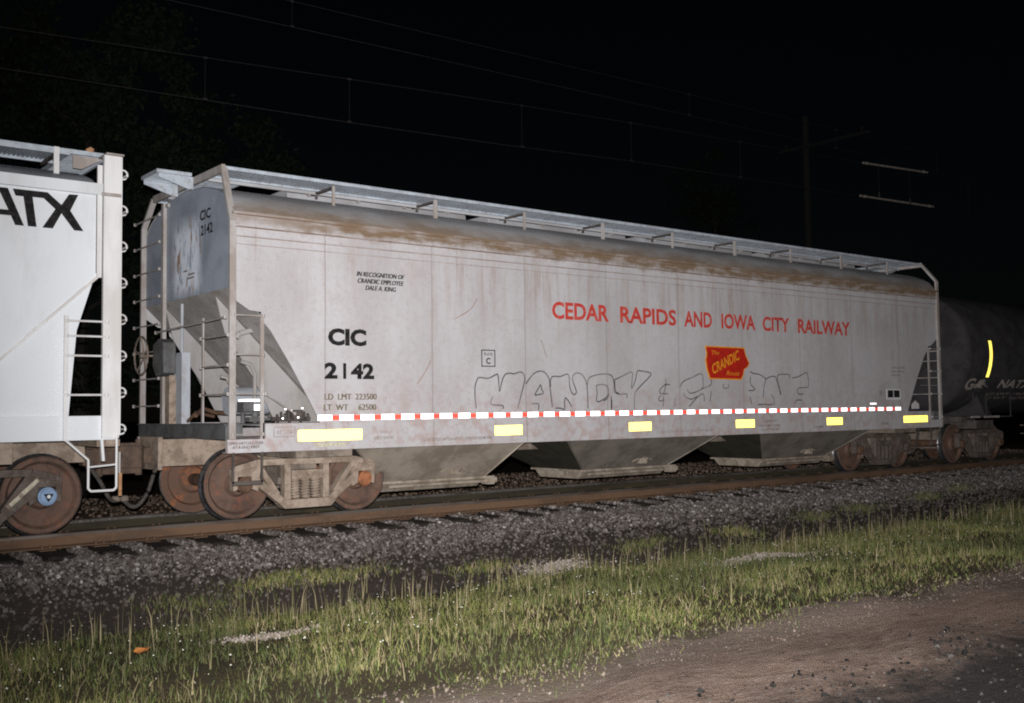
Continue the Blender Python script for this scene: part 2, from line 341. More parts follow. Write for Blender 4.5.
G=[[(3.32,1.41),(3.3,1.54),(3.3,1.72),(3.33,1.81),(3.37,1.86),(3.54,1.85),(3.67,1.9),(3.72,1.9),(3.74,1.73),(3.75,1.66),(3.8,1.82),(3.86,1.91),(3.95,1.93),(4.02,1.92),(4.14,1.95),(4.21,1.92),(4.23,1.84),(4.2,1.73),(4.14,1.56),(4.09,1.4)],[(3.62,1.58),(3.59,1.47),(3.8,1.45),(3.81,1.4)],[(4.25,1.77),(4.34,1.87),(4.43,1.94),(4.54,1.97),(4.64,1.94),(4.71,1.85),(4.73,1.71),(4.75,1.56),(4.77,1.42)],[(4.42,1.61),(4.49,1.7),(4.54,1.76),(4.56,1.69),(4.59,1.63),(4.42,1.6)],[(4.35,1.47),(4.49,1.47),(4.49,1.38)],[(4.74,1.73),(4.74,1.83),(4.79,1.89),(4.94,1.89),(5.07,1.93),(5.12,1.89),(5.13,1.75),(5.16,1.66),(5.22,1.61),(5.27,1.65),(5.24,1.73),(5.2,1.82),(5.2,1.9),(5.28,1.95),(5.38,1.93),(5.45,1.86),(5.5,1.73),(5.51,1.39)],[(5.17,1.41),(5.11,1.5),(5.04,1.56),(5.02,1.49),(5.02,1.38)],[(4.83,1.4),(4.93,1.4),(5.02,1.37)],[(5.5,1.76),(5.54,1.87),(5.69,1.92),(5.9,1.94),(6.04,1.91),(6.09,1.78),(6.09,1.66),(6.2,1.63)],[(6.03,1.53),(6.03,1.38)],[(5.7,1.76),(5.86,1.77),(5.95,1.72),(5.95,1.61),(5.84,1.53),(5.7,1.5),(5.71,1.63),(5.7,1.76)],[(6.02,1.59),(6.02,1.37)],[(5.97,1.62),(5.93,1.55),(5.85,1.51)],[(6.1,1.85),(6.14,1.63),(6.36,1.62),(6.37,1.55)],[(6.1,1.85),(6.25,1.9),(6.49,1.98),(6.5,1.87),(6.48,1.71),(6.57,1.84),(6.62,1.99),(6.71,2.0),(6.93,1.97),(6.91,1.91),(6.73,1.78),(6.58,1.66),(6.54,1.55),(6.54,1.37)],[(7.29,1.88),(7.29,1.76),(7.24,1.62)],[(7.4,1.77),(7.29,1.78),(7.16,1.7),(7.14,1.64),(7.26,1.62),(7.34,1.63)],[(7.17,1.6),(7.11,1.54),(7.15,1.5),(7.24,1.52)],[(7.23,1.59),(7.22,1.41)],[(7.64,1.74),(7.74,1.84),(7.97,1.91),(8.15,1.97),(8.22,1.94),(8.23,1.83),(8.2,1.71),(7.91,1.63),(7.81,1.7)],[(8.2,1.71),(8.43,1.78),(8.44,1.89)],[(7.74,1.64),(7.76,1.58),(7.91,1.53),(8.08,1.58)],[(7.51,1.55),(7.51,1.41)],[(8.44,1.67),(8.4,1.48)],[(7.86,1.4),(8.07,1.56),(8.23,1.62),(8.25,1.48)],[(9.51,2.03),(9.62,1.99),(9.76,1.98),(9.91,1.92),(9.95,1.88),(9.9,1.76),(9.87,1.57)],[(9.96,1.89),(10.06,1.93),(10.23,1.94),(10.3,1.8),(10.39,1.6),(10.36,1.72),(10.3,1.89),(10.32,1.97),(10.48,1.99),(10.66,1.98),(10.65,1.92)],[(9.52,1.93),(9.51,1.8),(9.64,1.7),(9.46,1.68)],[(9.49,1.57),(9.54,1.43)],[(10.1,1.61),(10.18,1.52),(10.18,1.41)],[(9.73,1.43),(10.14,1.42)],[(10.74,1.92),(10.94,1.95),(11.18,2.03),(11.23,1.97),(11.23,1.76),(10.93,1.73),(10.92,1.62),(11.07,1.62)],[(10.83,1.43),(10.85,1.5),(11.03,1.5)],[(8.77,1.8),(8.77,1.73),(8.9,1.73),(8.9,1.8)],[(4.56,2.45),(4.67,2.18)],[(2.53,2.09),(2.45,1.95),(2.3,1.76)],[(3.36,3.02),(3.23,2.85),(2.96,2.7)]]
# ================================================================ SETTING
def zprof(y):
    return np.interp(y, [-60, -9, -6.5, -4.6, -3.6, -2.1, -1.55, 1.55, 2.2, 7.0, 8.5, 60], [-.45, -.45, -.5, -.62, -.72, -.28, -.215, -.215, -.19, -.19, -.5, -.5])
def lump(x, y):
    return .03 * np.sin(x * 1.7 + y * .8) * np.sin(y * 2.3 - x * .6) + .018 * np.sin(x * 4.1 - y * 3.3)
ys = np.concatenate([[-200, -60, -30], np.linspace(-14, 4, 150), [5, 7, 10, 20, 60, 250]])
xs = np.concatenate([[-250, -60, -20], np.linspace(-10, 30, 260), [35, 45, 70, 150, 400]])
X, Y = np.meshgrid(xs, ys, indexing='ij')
Z = zprof(Y) + lump(X, Y) * np.clip((-1.7 - Y) * 2, 0, 1) * np.clip(1 - np.abs(X - 10) / 60, 0, 1)
nx, ny = X.shape
V = np.stack([X.ravel(), Y.ravel(), Z.ravel()], 1)
i, j = np.meshgrid(np.arange(nx - 1), np.arange(ny - 1), indexing='ij'); a = (i * ny + j).ravel()
g = fastmesh('ground', V, np.stack([a, a + ny, a + ny + 1, a + 1], 1), M['ground'], True); tag(g, kind='structure')
def gz(x, y): return zprof(y) + lump(x, y) * np.clip((-1.7 - y) * 2, 0, 1)
# dirt road running beside the verge
xr = np.linspace(-14, 40, 220); yr = np.linspace(0, 1, 34)
edge = -8.15 + np.interp(xr, [-4, 0, 4, 8], [-.45, -.1, .15, .2]) + .22 * np.sin(xr * 1.1) + .16 * np.sin(xr * 2.7 + 1) + .08 * np.sin(xr * 6.1)
X = np.repeat(xr[:, None], 34, 1); Y = edge[:, None] + (-22 - edge[:, None]) * yr[None] ** 1.5
Z = gz(X, Y) + .006 + .02 * np.clip((edge[:, None] - Y) * 2, 0, 1) * (1 + .4 * np.sin(X * 3 + Y * 2.2) * np.sin(Y * 5 - X))
V = np.stack([X.ravel(), Y.ravel(), Z.ravel()], 1)
i, j = np.meshgrid(np.arange(219), np.arange(33), indexing='ij'); a = (i * 34 + j).ravel()
o = fastmesh('dirt_road', V, np.stack([a, a + 1, a + 35, a + 34], 1), M['road'], True); tag(o, kind='structure')
def road_z(x, y): return gz(x, y) + .026

def stones(name, mat, P, size, label):
    n = len(P); cube = np.array([(a, b, c) for a in (-1, 1) for b in (-1, 1) for c in (-1, 1)], float)
    v = cube[None] * rng.uniform(.45, 1, (n, 8, 3)) * (size[:, None, None] * rng.uniform(.55, 1.1, (n, 1, 3)))
    q = rng.normal(size=(n, 4)); q /= np.linalg.norm(q, axis=1)[:, None]; w, x, y, z = q.T
    R = np.stack([1 - 2 * (y * y + z * z), 2 * (x * y - z * w), 2 * (x * z + y * w), 2 * (x * y + z * w), 1 - 2 * (x * x + z * z), 2 * (y * z - x * w), 2 * (x * z - y * w), 2 * (y * z + x * w), 1 - 2 * (x * x + y * y)], 1).reshape(n, 3, 3)
    v = np.einsum('nij,nkj->nki', R, v) + P[:, None]
    f = np.array([(0, 1, 3, 2), (4, 6, 7, 5), (0, 4, 5, 1), (2, 3, 7, 6), (0, 2, 6, 4), (1, 5, 7, 3)])
    F = (f[None] + 8 * np.arange(n)[:, None, None]).reshape(-1, 4)
    o = fastmesh(name, v.reshape(-1, 3), F, mat); return tag(o, label, 'gravel', kind='stuff')
def scatter(n, x0, x1, y0, y1): return rng.uniform(x0, x1, n), rng.uniform(y0, y1, n)
# loose crushed stone of the track shoulder, thinning towards its foot
x, y = scatter(165000, -7, 25, -3.9, -.86)
keep = rng.random(len(x)) < np.interp(y, [-3.9, -3.2, -2.65, -2.15, -.86], [.01, .05, .22, .95, 1])
x, y = x[keep], y[keep]
TIE0, TIED = -8.46, .61
ft = np.abs((x - TIE0 + TIED / 2) % TIED - TIED / 2)
keep = ~((ft < .21 + .02 * np.sin(x * 9)) & (y > -1.66 + .12 * np.sin(x * 5.3))); x, y = x[keep], y[keep]; sz = rng.gamma(7, .0024, len(x)).clip(.007, .030) * (1 + .012 * np.clip(x, 0, 30))
top = gz(x, y) + np.where(y > -1.55, .015, 0)
stones('ballast_stones', M['stones'], np.stack([x, y, top + sz * .25 + rng.uniform(0, .02, len(x))], 1), sz, 'crushed grey stone of the track shoulder between rail and grass')
x, y = scatter(9000, -7, 25, -.62, .62); sz = rng.uniform(.012, .03, len(x))
x2, y2 = scatter(12000, -7, 30, .85, 6.5); sz2 = rng.uniform(.014, .034, len(x2))
stones('ballast_stones', M['stones_brown'], np.stack([x2, y2, gz(x2, y2) + sz2 * .3], 1), sz2, 'brown dusted crushed stone beyond the rails under the train')
xx, yy, ss = x, y, sz
stones('ballast_stones', M['stones_dark'], np.stack([xx, yy, gz(xx, yy) + ss * .3], 1), ss, 'dark fouled crushed stone between the two rails')
# pale gravel: rim of the road and three bare patches in the grass
P = []
for cx, cy, rx, ry, n in ((3.2, -3.42, .60, .17, 3000), (5.3, -5.1, .75, .24, 3400), (-1.6, -5.1, .40, .12, 1200)):
    t = rng.uniform(0, 2 * pi, n); r = np.abs(rng.normal(0, .62, n)) * (1 + .35 * np.sin(3 * t + cx) * np.sin(t * 5)); px, py = cx + rx * r * np.cos(t), cy + ry * r * np.sin(t); P.append(np.stack([px, py, gz(px, py) + .012], 1))
P = np.concatenate(P); stones('bare_gravel', M['stones_pale'], P, rng.gamma(3, .0026, len(P)).clip(.003, .016), 'pale gravel showing in three bare spots along the grass verge'); P = []
px, py = scatter(3600, -2.5, 14, -8.7, -7.9); P.append(np.stack([px, py, road_z(px, py) + .001], 1))
px, py = scatter(300, -4, 9, -11.2, -8.6); P.append(np.stack([px, py, road_z(px, py)], 1))
px, py = scatter(9000, -2.5, 12, -12.0, -9.2); s_ = rng.random(9000) < np.interp(py, [-12, -9.9, -9.2], [1, .8, 0]); px, py = px[s_], py[s_]
stones('cinders', M['cinder'], np.stack([px, py, road_z(px, py)], 1), rng.gamma(3, .0035, len(px)).clip(.004, .022), 'black cinders on the dirt road at the lower right corner')
P = np.concatenate(P); stones('loose_gravel', M['gravel'], P, rng.gamma(3, .0019, len(P)).clip(.003, .013), 'loose gravel along the edge of the dirt road')

def blades(name, mat, x, y, z, h, w, lean, label, cat='grass'):
    n = len(x); t = rng.uniform(0, 2 * pi, n); dx, dy = np.cos(t) * w / 2, np.sin(t) * w / 2
    l = rng.uniform(0, 2 * pi, n); lx, ly = np.cos(l) * lean * h, np.sin(l) * lean * h
    B = np.stack([x, y, z], 1); W = np.stack([dx, dy, np.zeros(n)], 1)
    m = B + np.stack([lx * .35, ly * .35, h * .6], 1); tp = B + np.stack([lx, ly, h * np.sqrt(np.clip(1 - lean * lean * .5, .3, 1))], 1)
    v = np.stack([B - W, B + W, m - W * .7, m + W * .7, tp - W * .12, tp + W * .12], 1).reshape(-1, 3)
    F = (np.array([(0, 1, 3, 2), (2, 3, 5, 4)])[None] + 6 * np.arange(n)[:, None, None]).reshape(-1, 4)
    return tag(fastmesh(name, v, F, mat), label, cat, kind='stuff')
def bare(x, y):
    k = np.ones(len(x))
    for cx, cy, rx, ry in ((3.2, -3.45, .6, .2), (5.3, -5.1, .7, .26), (-1.6, -5.1, .5, .2)):
        k *= np.clip((((x - cx) / rx) ** 2 + ((y - cy) / ry) ** 2 - .7) * 2, .05, 1)
    return k
def clump(x, y): return .5 + .5 * np.sin(x * 2.1 + 1.3 * np.sin(y * 2.7)) * np.sin(y * 3.3 + 1.1 * np.sin(x * 1.3))
x, y = scatter(640000, -7, 24, -8.9, -2.9)
k = np.interp(y + .30 * np.sin(x * 1.7) * np.sin(x * .63) + .14 * np.sin(x * 4.3) + np.interp(x, [-4, 1, 5], [.42, .30, .05]), [-8.2, -7.9, -7.3, -4.0, -3.65, -3.3, -3.0], [0, .2, 1, 1, .45, .05, 0]) * bare(x, y) * np.interp(x, [-7, 6, 24], [1, .85, .65])
k *= (.22 + .78 * clump(x, y)) * (.45 + .55 * clump(x * 3.1 + 4, y * 3.4)) * (.4 + .6 * clump(x * .6 + 1.5, y * 1.1 + 2))
s = rng.random(len(x)) < k; x, y = x[s], y[s]
h = rng.gamma(3, .030, len(x)) * (.45 + .95 * clump(x * .8 + 2, y * .8)) * np.interp(y, [-8.2, -7.2, -4.2, -3.5], [.45, .9, 1.0, .6])
blades('grass', M['grass'], x, y, gz(x, y) - .01, np.clip(h, .03, .34), rng.uniform(.003, .007, len(x)), rng.uniform(.1, 1.1, len(x)), 'rough green grass verge between the stone shoulder and the dirt road')
x, y = scatter(6200, -6, 22, -7.6, -3.45); s = rng.random(len(x)) < np.interp(y, [-7.6, -5.4, -4.6, -3.9, -3.45], [.12, .3, .8, 1, .15]) * bare(x, y) * (.2 + .8 * clump(x * 1.4, y)); x, y = x[s], y[s]
h = rng.uniform(.16, .46, len(x)) * np.interp(y, [-7.6, -4.5, -3.4], [.55, .8, 1])
blades('seed_stalks', M['stalk'], x, y, gz(x, y) - .01, h, rng.uniform(.006, .012, len(x)), rng.uniform(.02, .25, len(x)), 'thin pale seed stalks standing above the grass verge')
# clumps of small weeds creeping onto the stone
cx = np.array([-.6, -.1, .4, -1.5, 2.2, 9.5, 11, 13.5, 15, 7.2, 5.1]); cy = np.array([-2.95, -2.9, -3.0, -3.2, -3.2, -2.9, -2.8, -2.6, -2.5, -3.1, -3.15])
ci = rng.integers(0, len(cx), 5200); x = cx[ci] + rng.normal(0, .3, 5200); y = cy[ci] + rng.normal(0, .1, 5200)
blades('weeds', M['grass'], x, y, gz(x, y), rng.uniform(.02, .11, 5200), rng.uniform(.006, .013, 5200), rng.uniform(.3, .9, 5200), 'low green weeds creeping onto the foot of the stone shoulder', 'weeds')
x, y = scatter(26000, -6, 18, -8.2, -3.9); s = rng.random(26000) < .15 + .85 * clump(x * 1.9 + 2, y * 2.2) ** 2; x, y = x[s], y[s]
blades('broad_weeds', M['grass'], x, y, gz(x, y), rng.uniform(.03, .08, len(x)), rng.uniform(.007, .015, len(x)), rng.uniform(.7, 1.2, len(x)), 'low broad leaved weeds mixed into the grass verge', 'weeds')
# small white flower heads
x, y = scatter(900, -5, 16, -7.0, -3.8); s = rng.random(900) < .25 + .7 * clump(x * .9 + 1, y * 1.2); x, y = x[s], y[s]; n = len(x)
c = np.stack([x, y, gz(x, y) + rng.uniform(.08, .2, n)], 1)[:, None]; t = np.linspace(0, 2 * pi, 7)[:-1]
r = rng.uniform(.004, .009, n)[:, None, None]; ring = np.stack([np.cos(t), np.sin(t) * .9, np.sin(t) * .35], 1)[None] * r
v = np.concatenate([c + ring, c + np.array([0, 0, .008])], 1).reshape(-1, 3)
F = (np.array([(k, (k + 1) % 6, 6) for k in range(6)])[None] + 7 * np.arange(n)[:, None, None]).reshape(-1, 3)
tag(fastmesh('wildflowers', v, F, M['petal']), 'tiny white wildflowers scattered through the grass verge', 'flowers', kind='stuff')
# one dry orange leaf in the grass
m = MB(); m.add([(-2.97, -5.65, -.44), (-2.93, -5.60, -.42), (-2.86, -5.62, -.43), (-2.84, -5.66, -.415), (-2.88, -5.70, -.435), (-2.94, -5.69, -.45), (-2.90, -5.65, -.445)], [(0, 1, 6), (1, 2, 6), (2, 3, 6), (3, 4, 6), (4, 5, 6), (5, 0, 6)])
tag(m.build('fallen_leaf', M['leaf_dead'], bevel=0), 'dry orange leaf lying in the grass at lower left', 'leaf')

# ================================================================ TRACK
def rail(y, side, mat_top):
    lab = 'rusty brown rail nearest the camera, carrying the train' if side < 0 else 'rail behind the near one with a shiny polished head, under the train'
    root = empty('rail', (-12, y, -.17), lab, 'rail')
    x0, x1 = -14, 60
    m = MB(); P = [(-.07, -.172), (.07, -.172), (.07, -.160), (.012, -.142), (.010, -.045), (-.010, -.045), (-.012, -.142), (-.07, -.160)]
    m.prism([(y + a, b) for a, b in P], 'x', x0, x1); m.build('web_and_foot', M['rail'] if side < 0 else M['rail_dark'], root)
    h = MB(); P = [(-.036, -.043), (.036, -.043), (.037, -.012), (.030, -.002), (0, 0), (-.030, -.002), (-.037, -.012)]
    h.prism([(y + a, b) for a, b in P], 'x', x0, x1); h.build('rail_head', mat_top, root)
rail(-.755, -1, M['railtop']); rail(.755, 1, M['railshine'])
# crossties with plates and spikes
tie = None; xt = TIE0; k = 0
while xt < 31:
    if tie is None:
        tie = empty('crosstie', (xt, 0, -.18), 'dark creosoted timber crosstie sunk in the stone under the rails', 'crosstie', 'crossties under the rails')
        MB().box(xt - .15, xt + .15, -1.50, 1.50, -.36, -.184).build('timber', M['tie'], tie, bevel=.008)
        for sy in (-.755, .755):
            MB().box(xt - .09, xt + .09, sy - .17, sy + .17, -.1835, -.1725).build('tie_plate', M['rail'], tie)
            for ax, ay in ((-.05, -.085), (.05, .085), (.04, -.085)):
                s = MB(); s.box(xt + ax - .009, xt + ax + .009, sy + ay - .009, sy + ay + .009, -.172, -.14); s.box(xt + ax - .016, xt + ax + .016, sy + ay - .018, sy + ay + .018, -.14, -.128)
                s.build('spike', M['rail'], tie)
    else:
        c = copy_tree(tie); c.location = (xt, 0.0, -.18)
        c.location.y = random.uniform(-.05, .05); c.location.z += random.uniform(-.012, .002) * 0
        for ch in [q for q in COL.objects if q.parent == c and q.name.split('.')[0] != 'timber']: ch.location.y -= c.location.y
    xt += TIED; k += 1

# ================================================================ TRUCKS
def make_truck(parent, x, fm, near_caps, label, z_ok=True):
    T = bpy.data.objects.new('truck', None)
    root = MB()
    root.box(-.20, .20, -.93, .93, .50, .72); root.box(-.16, .16, -.5, .5, .40, .50)        # bolster
    root.rev((0, 0, .72), 'z', [(0, .001), (0, .20), (.07, .20), (.07, .001)], 20)
    tr = root.build('truck', M['under'], parent, org=(0, 0, 0)); tr.location = Vector((x, 0, 0)) - wloc(parent)
    if label: tr['label'] = label
    O = (0, 0, 0)
    for ax in (-.889, .889):
        a = MB(); a.tube([(ax, -1.0, .457), (ax, -.8, .457)], .07, 12); a.tube([(ax, -.68, .457), (ax, .68, .457)], .085, 14); a.tube([(ax, 1.0, .457), (ax, .8, .457)], .07, 12)
        a.build('axle', M['rust'], tr, org=O)
        for s in (-1, 1):
            prof = [(-.085 * s, .12), (-.085 * s, .001)]
            w = MB()
            w.rev((ax, .75 * s, .457), 'y', [(.055 * s, .001), (.10 * s, .13), (.035 * s, .17), (.015 * s, .36), (.068 * s, .395), (.068 * s, .435), (.055 * s, .45)], 48)
            w.rev((ax, .75 * s, .457), 'y', [(-.072 * s, .001), (-.072 * s, .16), (-.02 * s, .20), (-.005 * s, .34), (-.066 * s, .37), (-.066 * s, .47)], 48)
            wo = w.build('wheel', M['wheel'] if s < 0 else M['wheel_back'], tr, org=O)
            td = MB(); td.rev((ax, .75 * s, .457), 'y', [(.055 * s, .45), (.062 * s, .4545), (-.025 * s, .4585), (-.04 * s, .475), (-.055 * s, .484), (-.066 * s, .47)], 48)
            td.build('tread', M['tread'], wo, org=O)
            c = MB(); c.rev((ax, 1.0 * s, .457), 'y', [(-.08 * s, .10), (.07 * s, .105), (.08 * s, .09), (.10 * s, .085), (.105 * s, .001)], 20)
            for b in range(3):
                t = b * 2.094 + .5; c.tube([(ax + .05 * cos(t), 1.10 * s, .457 + .05 * sin(t)), (ax + .05 * cos(t), 1.118 * s, .457 + .05 * sin(t))], .013, 6)
            mat = near_caps[0 if ax < 0 else 1] if s < 0 else M['rust']
            cb_ = c.build('bearing_cap', mat, tr, org=O)
            if mat is M['blue']:
                q_ = MB(); q_.prism([(ax + .062 * cos(t), .457 + .062 * sin(t)) for t in (.5, 2.594, 4.689)], 'y', -1.1225, -1.1065); q_.build('lock_plate', M['black'], cb_, org=O)
                q_ = MB(); q_.rev((ax, -1.123, .457), 'y', [(.0, .022), (-.006, .02), (-.008, .001)], 12); q_.build('plug', M['white'], cb_, org=O)
    for s in (-1, 1):
        f = MB(); y0, y1 = sorted((.925 * s, 1.065 * s)); ym = 1.0 * s
        def seg(p, q, w, d=.14): f.bar((p[0], ym, p[1]), (q[0], ym, q[1]), d, w, up=(0, 0, 1))
        seg((-.72, .735), (.72, .735), .085); seg((-.72, .735), (-1.02, .66), .085); seg((.72, .735), (1.02, .66), .085)
        for q in (-1, 1):
            seg((q * .72, .725), (q * .42, .30), .075, .13); seg((q * .75, .52), (q * .30, .165), .10, .135)
            f.prism([(q * .66, .72), (q * .80, .72), (q * .785, .40), (q * .70, .36)], 'y', y0 + .012, y1 - .012)
            f.prism([(q * 1.06, .66), (q * .98, .70), (q * .985, .40), (q * 1.04, .38)], 'y', y0 + .008, y1 - .008)
            f.box(*sorted((q * .76, q * 1.02)), y0 + .016, y1 - .016, .562, .665)
            f.prism([(q * .24, .70), (q * .33, .70), (q * .33, .22), (q * .24, .22)], 'y', y0 + .004, y1 - .004)
        f.prism([(-.34, .115), (.34, .115), (.42, .19), (.33, .235), (-.33, .235), (-.42, .19)], 'y', y0 - .03 * (s < 0), y1 + .03 * (s > 0))
        f.box(-.23, .23, y0 - .012, y1 + .012, .50, .62)
        fr = f.build('side_frame', fm, tr, org=O, bevel=.008)
        for sx in (-.15, 0, .15):
            h = MB(); pts = [(sx + .058 * cos(2 * pi * k / 8), ym - .035 * s * 0 + .058 * sin(2 * pi * k / 8), .24 + .26 * k / 56) for k in range(57)]
            h.tube(pts, .016, 6); h.build('spring', fm, tr, org=O)
    b = MB()
    for q in (-1, 1):
        b.bar((q * .40, -.78, .36), (q * .40, .78, .36), .05, .09); b.prism([(q * .40, .25), (q * .46, .27), (q * .47, .45), (q * .40, .47)], 'y', -.80, -.70); b.prism([(q * .40, .25), (q * .46, .27), (q * .47, .45), (q * .40, .47)], 'y', .70, .80)
    b.build('brake_beam', M['under'], tr, org=O)
    return tr

def coupler(parent, x, s, name='coupler'):      # s: +1 points towards +x
    c = MB()
    c.box(*sorted((x, x + s * .42)), -.09, .09, .74, .95)
    c.prism([(x + s * .38, -.12), (x + s * .72, -.15), (x + s * .80, -.05), (x + s * .66, 0), (x + s * .70, .06), (x + s * .80, .15), (x + s * .62, .17), (x + s * .38, .12)], 'z', .69, .98)
    c.prism([(x + s * .46, -.10), (x + s * .68, -.12), (x + s * .64, .10), (x + s * .46, .10)], 'z', .62, 1.02)
    o = c.build(name, M['coupler'], parent, bevel=.015)
    k = MB(); k.rev((x + s * .70, -.09, .60), 'z', [(0, .001), (0, .045), (.46, .045), (.46, .001)], 10); k.build('pin', M['coupler'], o)
    return o
def air_hose(parent, pts, clamp=True):
    P = [Vector(p) for p in pts]; out = []
    for i in range(len(P) - 1):                      # Catmull-Rom
        p0, p1, p2, p3 = P[max(i - 1, 0)], P[i], P[i + 1], P[min(i + 2, len(P) - 1)]
        for t in np.linspace(0, 1, 6)[:-1]:
            out.append(.5 * ((2 * p1) + (p2 - p0) * t + (2 * p0 - 5 * p1 + 4 * p2 - p3) * t * t + (3 * p1 - p0 - 3 * p2 + p3) * t ** 3))
    out.append(P[-1]); m = MB(); m.tube(out, .026, 8); o = m.build('air_hose', M['hose'], parent)
    g = MB(); g.tube([P[-1] - Vector((.06, 0, -.02)), P[-1] + Vector((.05, 0, .02))], .038, 8); g.build('glad_hand', M['under'], o)

# ================================================================ CRANDIC HOPPER
XL, XR, XC = -.42, 15.96, 7.77
def mir(x): return 2 * XC - x
H = empty('covered_hopper', (XC, 0, 0), 'weathered grey covered hopper reading CIC 2142, with red railway name on its long side', 'covered hopper')
E1 = [(-.43, 2.82), (-.19, 2.67), (-.03, 2.655), (-.02, 2.55), (.10, 2.42), (.37, 2.0), (.65, 1.52), (.80, 1.245)]
outline = [(XL, 3.86)] + E1[:1] + E1[1:] + [(mir(a) - .06, b) for a, b in E1[::-1]] + [(XR, 3.86)]
for s in (-1, 1):
    MB().prism(outline, 'y', *sorted((1.585 * s, 1.60 * s))).build('side_sheet', M['side'], H)
    ch = MB()                                         # roof-line chord and the beads below it
    for za, zb, o_ in ((3.862, 3.895, .055), (3.735, 3.862, .022), (3.60, 3.63, .014), (3.50, 3.515, .008)):
        ch.box(XL - .005, XR + .005, *sorted((1.601 * s, (1.60 + o_) * s)), za, zb)
    ch.box(XL - .005, XR + .005, *sorted((1.601 * s, 1.638 * s)), 3.715, 3.732)
    ch.build('side_chord', M['side'], H)
    for z_, w_, o_ in ((3.7135, .012, .028), (3.594, .010, .010), (3.494, .006, .007), (3.866, .010, .056)):
        MB().box(XL + .05, XR - .05, *sorted((1.6012 * s, (1.6005 + o_) * s)), z_ - w_ * .8, z_).build('rust_line', M['drip'], H)
    sl = MB(); sl.box(XL - .06, XR + .06, *sorted((1.56 * s, 1.622 * s)), .905, 1.06)
    sl.box(.02, mir(.02) - .05, *sorted((1.57 * s, 1.618 * s)), 1.06, 1.235)
    sl.box(.02, mir(.02) - .05, *sorted((1.50 * s, 1.63 * s)), 1.2355, 1.25); sl.box(XL - .058, XR + .058, *sorted((1.46 * s, 1.612 * s)), .893, .9045)
    sl.build('side_sill', M['side'], H)
roofp = [(-1.6, 3.88), (-1.56, 3.96), (-1.46, 4.08), (-1.30, 4.175), (-1.05, 4.275), (-.65, 4.37), (0, 4.42)]
roofp = roofp + [(-a, b) for a, b in roofp[-2::-1]]
rf = MB(); n = len(roofp); xsr = np.linspace(XL + .02, XR - .02, 30)
for k in range(len(xsr) - 1):
    rf.add([(xsr[k], a, b) for a, b in roofp] + [(xsr[k + 1] , a, b) for a, b in roofp], [(q, q + 1, q + 1 + n, q + n) for q in range(n - 1)], True)
rf.build('roof', M['roof'], H)
lo = [(-1.584, 2.96), (1.584, 2.96)]
endp = lo + [(1.584, 3.88)] + [(a * .995, b - .006) for a, b in roofp[::-1]][1:-1] + [(-1.584, 3.88)]
for x0, s in ((XL + .03, 1), (XR - .03, -1)):
    MB().prism(endp, 'x', x0, x0 + .012 * s).build('end_sheet', M['end'] if s == 1 else M['body_end'], H)
    q = (lambda a: a) if s == 1 else mir
    sh = MB(); sh.prism([(q(XL + .03), 2.965), (q(XL + .045), 2.955), (q(1.40), 1.235), (q(1.38), 1.22)], 'y', -1.58, 1.58); sh.build('slope_sheet', M['slope'], H)
    edge_ = [(q(a), b) for a, b in ((-.34, 2.90), (-.27, 2.62), (-.21, 2.42), (.19, 1.84), (.36, 1.51), (.50, 1.25), (1.30, 1.25))]
    for y in (-.9, .9):
        MB().prism(edge_, 'y', y - .008, y + .008).build('shear_plate', M['web'], H)
# ladder posts and the frame over the roof end
def end_frame(x, s, name='end_frame'):
    m = MB(); w = .055
    zb_ = 3.78 if s == 1 else 4.10
    P = [(x, -1.612, 1.065), (x, -1.615, zb_), (x + .02 * s, -1.29, 4.50), (x + .02 * s, 1.20, 4.50), (x, 1.56, 4.12), (x, 1.58, 1.24)]
    m.bar(P[0], P[1], .085, .045, up=(0, 1, 0)); m.bar(P[1], P[2], .085, .045, up=(0, 1, 0)); m.bar(P[2], P[3], .05, .10); m.bar(P[3], P[4], .08, .05, up=(0, 1, 0)); m.bar(P[4], P[5], .08, .05, up=(0, 1, 0))
    return m.build(name, M['post'], H, bevel=.004)
end_frame(XL, 1); end_frame(XR, -1)
def rung(p, q, parent=None, r=.011, mat='post'):
    m = MB(); m.tube([p, q], r, 6)
    for e in (p, q): m.tube([Vector(e) - Vector((0, 0, .02)), Vector(e) + Vector((0, 0, .02))], .02, 6)
    return m.build('rung', M[mat], parent or H)
for x, s in ((XL, 1), (XR, -1)):
    # side ladder
    xs_ = x + .40 * s
    l = MB(); l.bar((xs_, -1.60, .93), (xs_, -1.60, 2.62), .05, .02, up=(0, 1, 0)); L = l.build('side_ladder', M['post'], H)
    for z in (2.60, 2.11, 1.62): rung((x, -1.64, z), (xs_, -1.64, z), L)
    rung((x, -1.64, 1.12), (xs_, -1.64, 1.12), L, .008)
    # near end ladder
    xe = x - .03 * s
    l = MB(); l.bar((xe, -.76, 1.26), (xe, -.76, 2.62), .045, .02); E_ = l.build('end_ladder', M['post'], H)
    for z in (2.35, 1.98, 1.62): rung((xe - .02 * s, -1.6, z), (xe - .02 * s, -.74, z), E_)
    rung((xe - .05 * s, -1.58, 2.57), (xe - .05 * s, .82, 2.53), H, .014).name = 'end_handrail'
    # far end ladder, full height
    l = MB(); l.bar((x, .74, 1.25), (x, .74, 4.36), .08, .05); l.box(*sorted((x, x + .1 * s)), .60, .76, 4.30, 4.35); F_ = l.build('end_ladder', M['post'], H)
    for k in range(8): rung((xe - .05 * s, .70, 1.5 + k * .385), (xe - .05 * s, 1.72, 1.5 + k * .385), F_)
rung((.02, -1.63, 1.62), (.42, -1.63, 1.37), H).name = 'grab_iron'
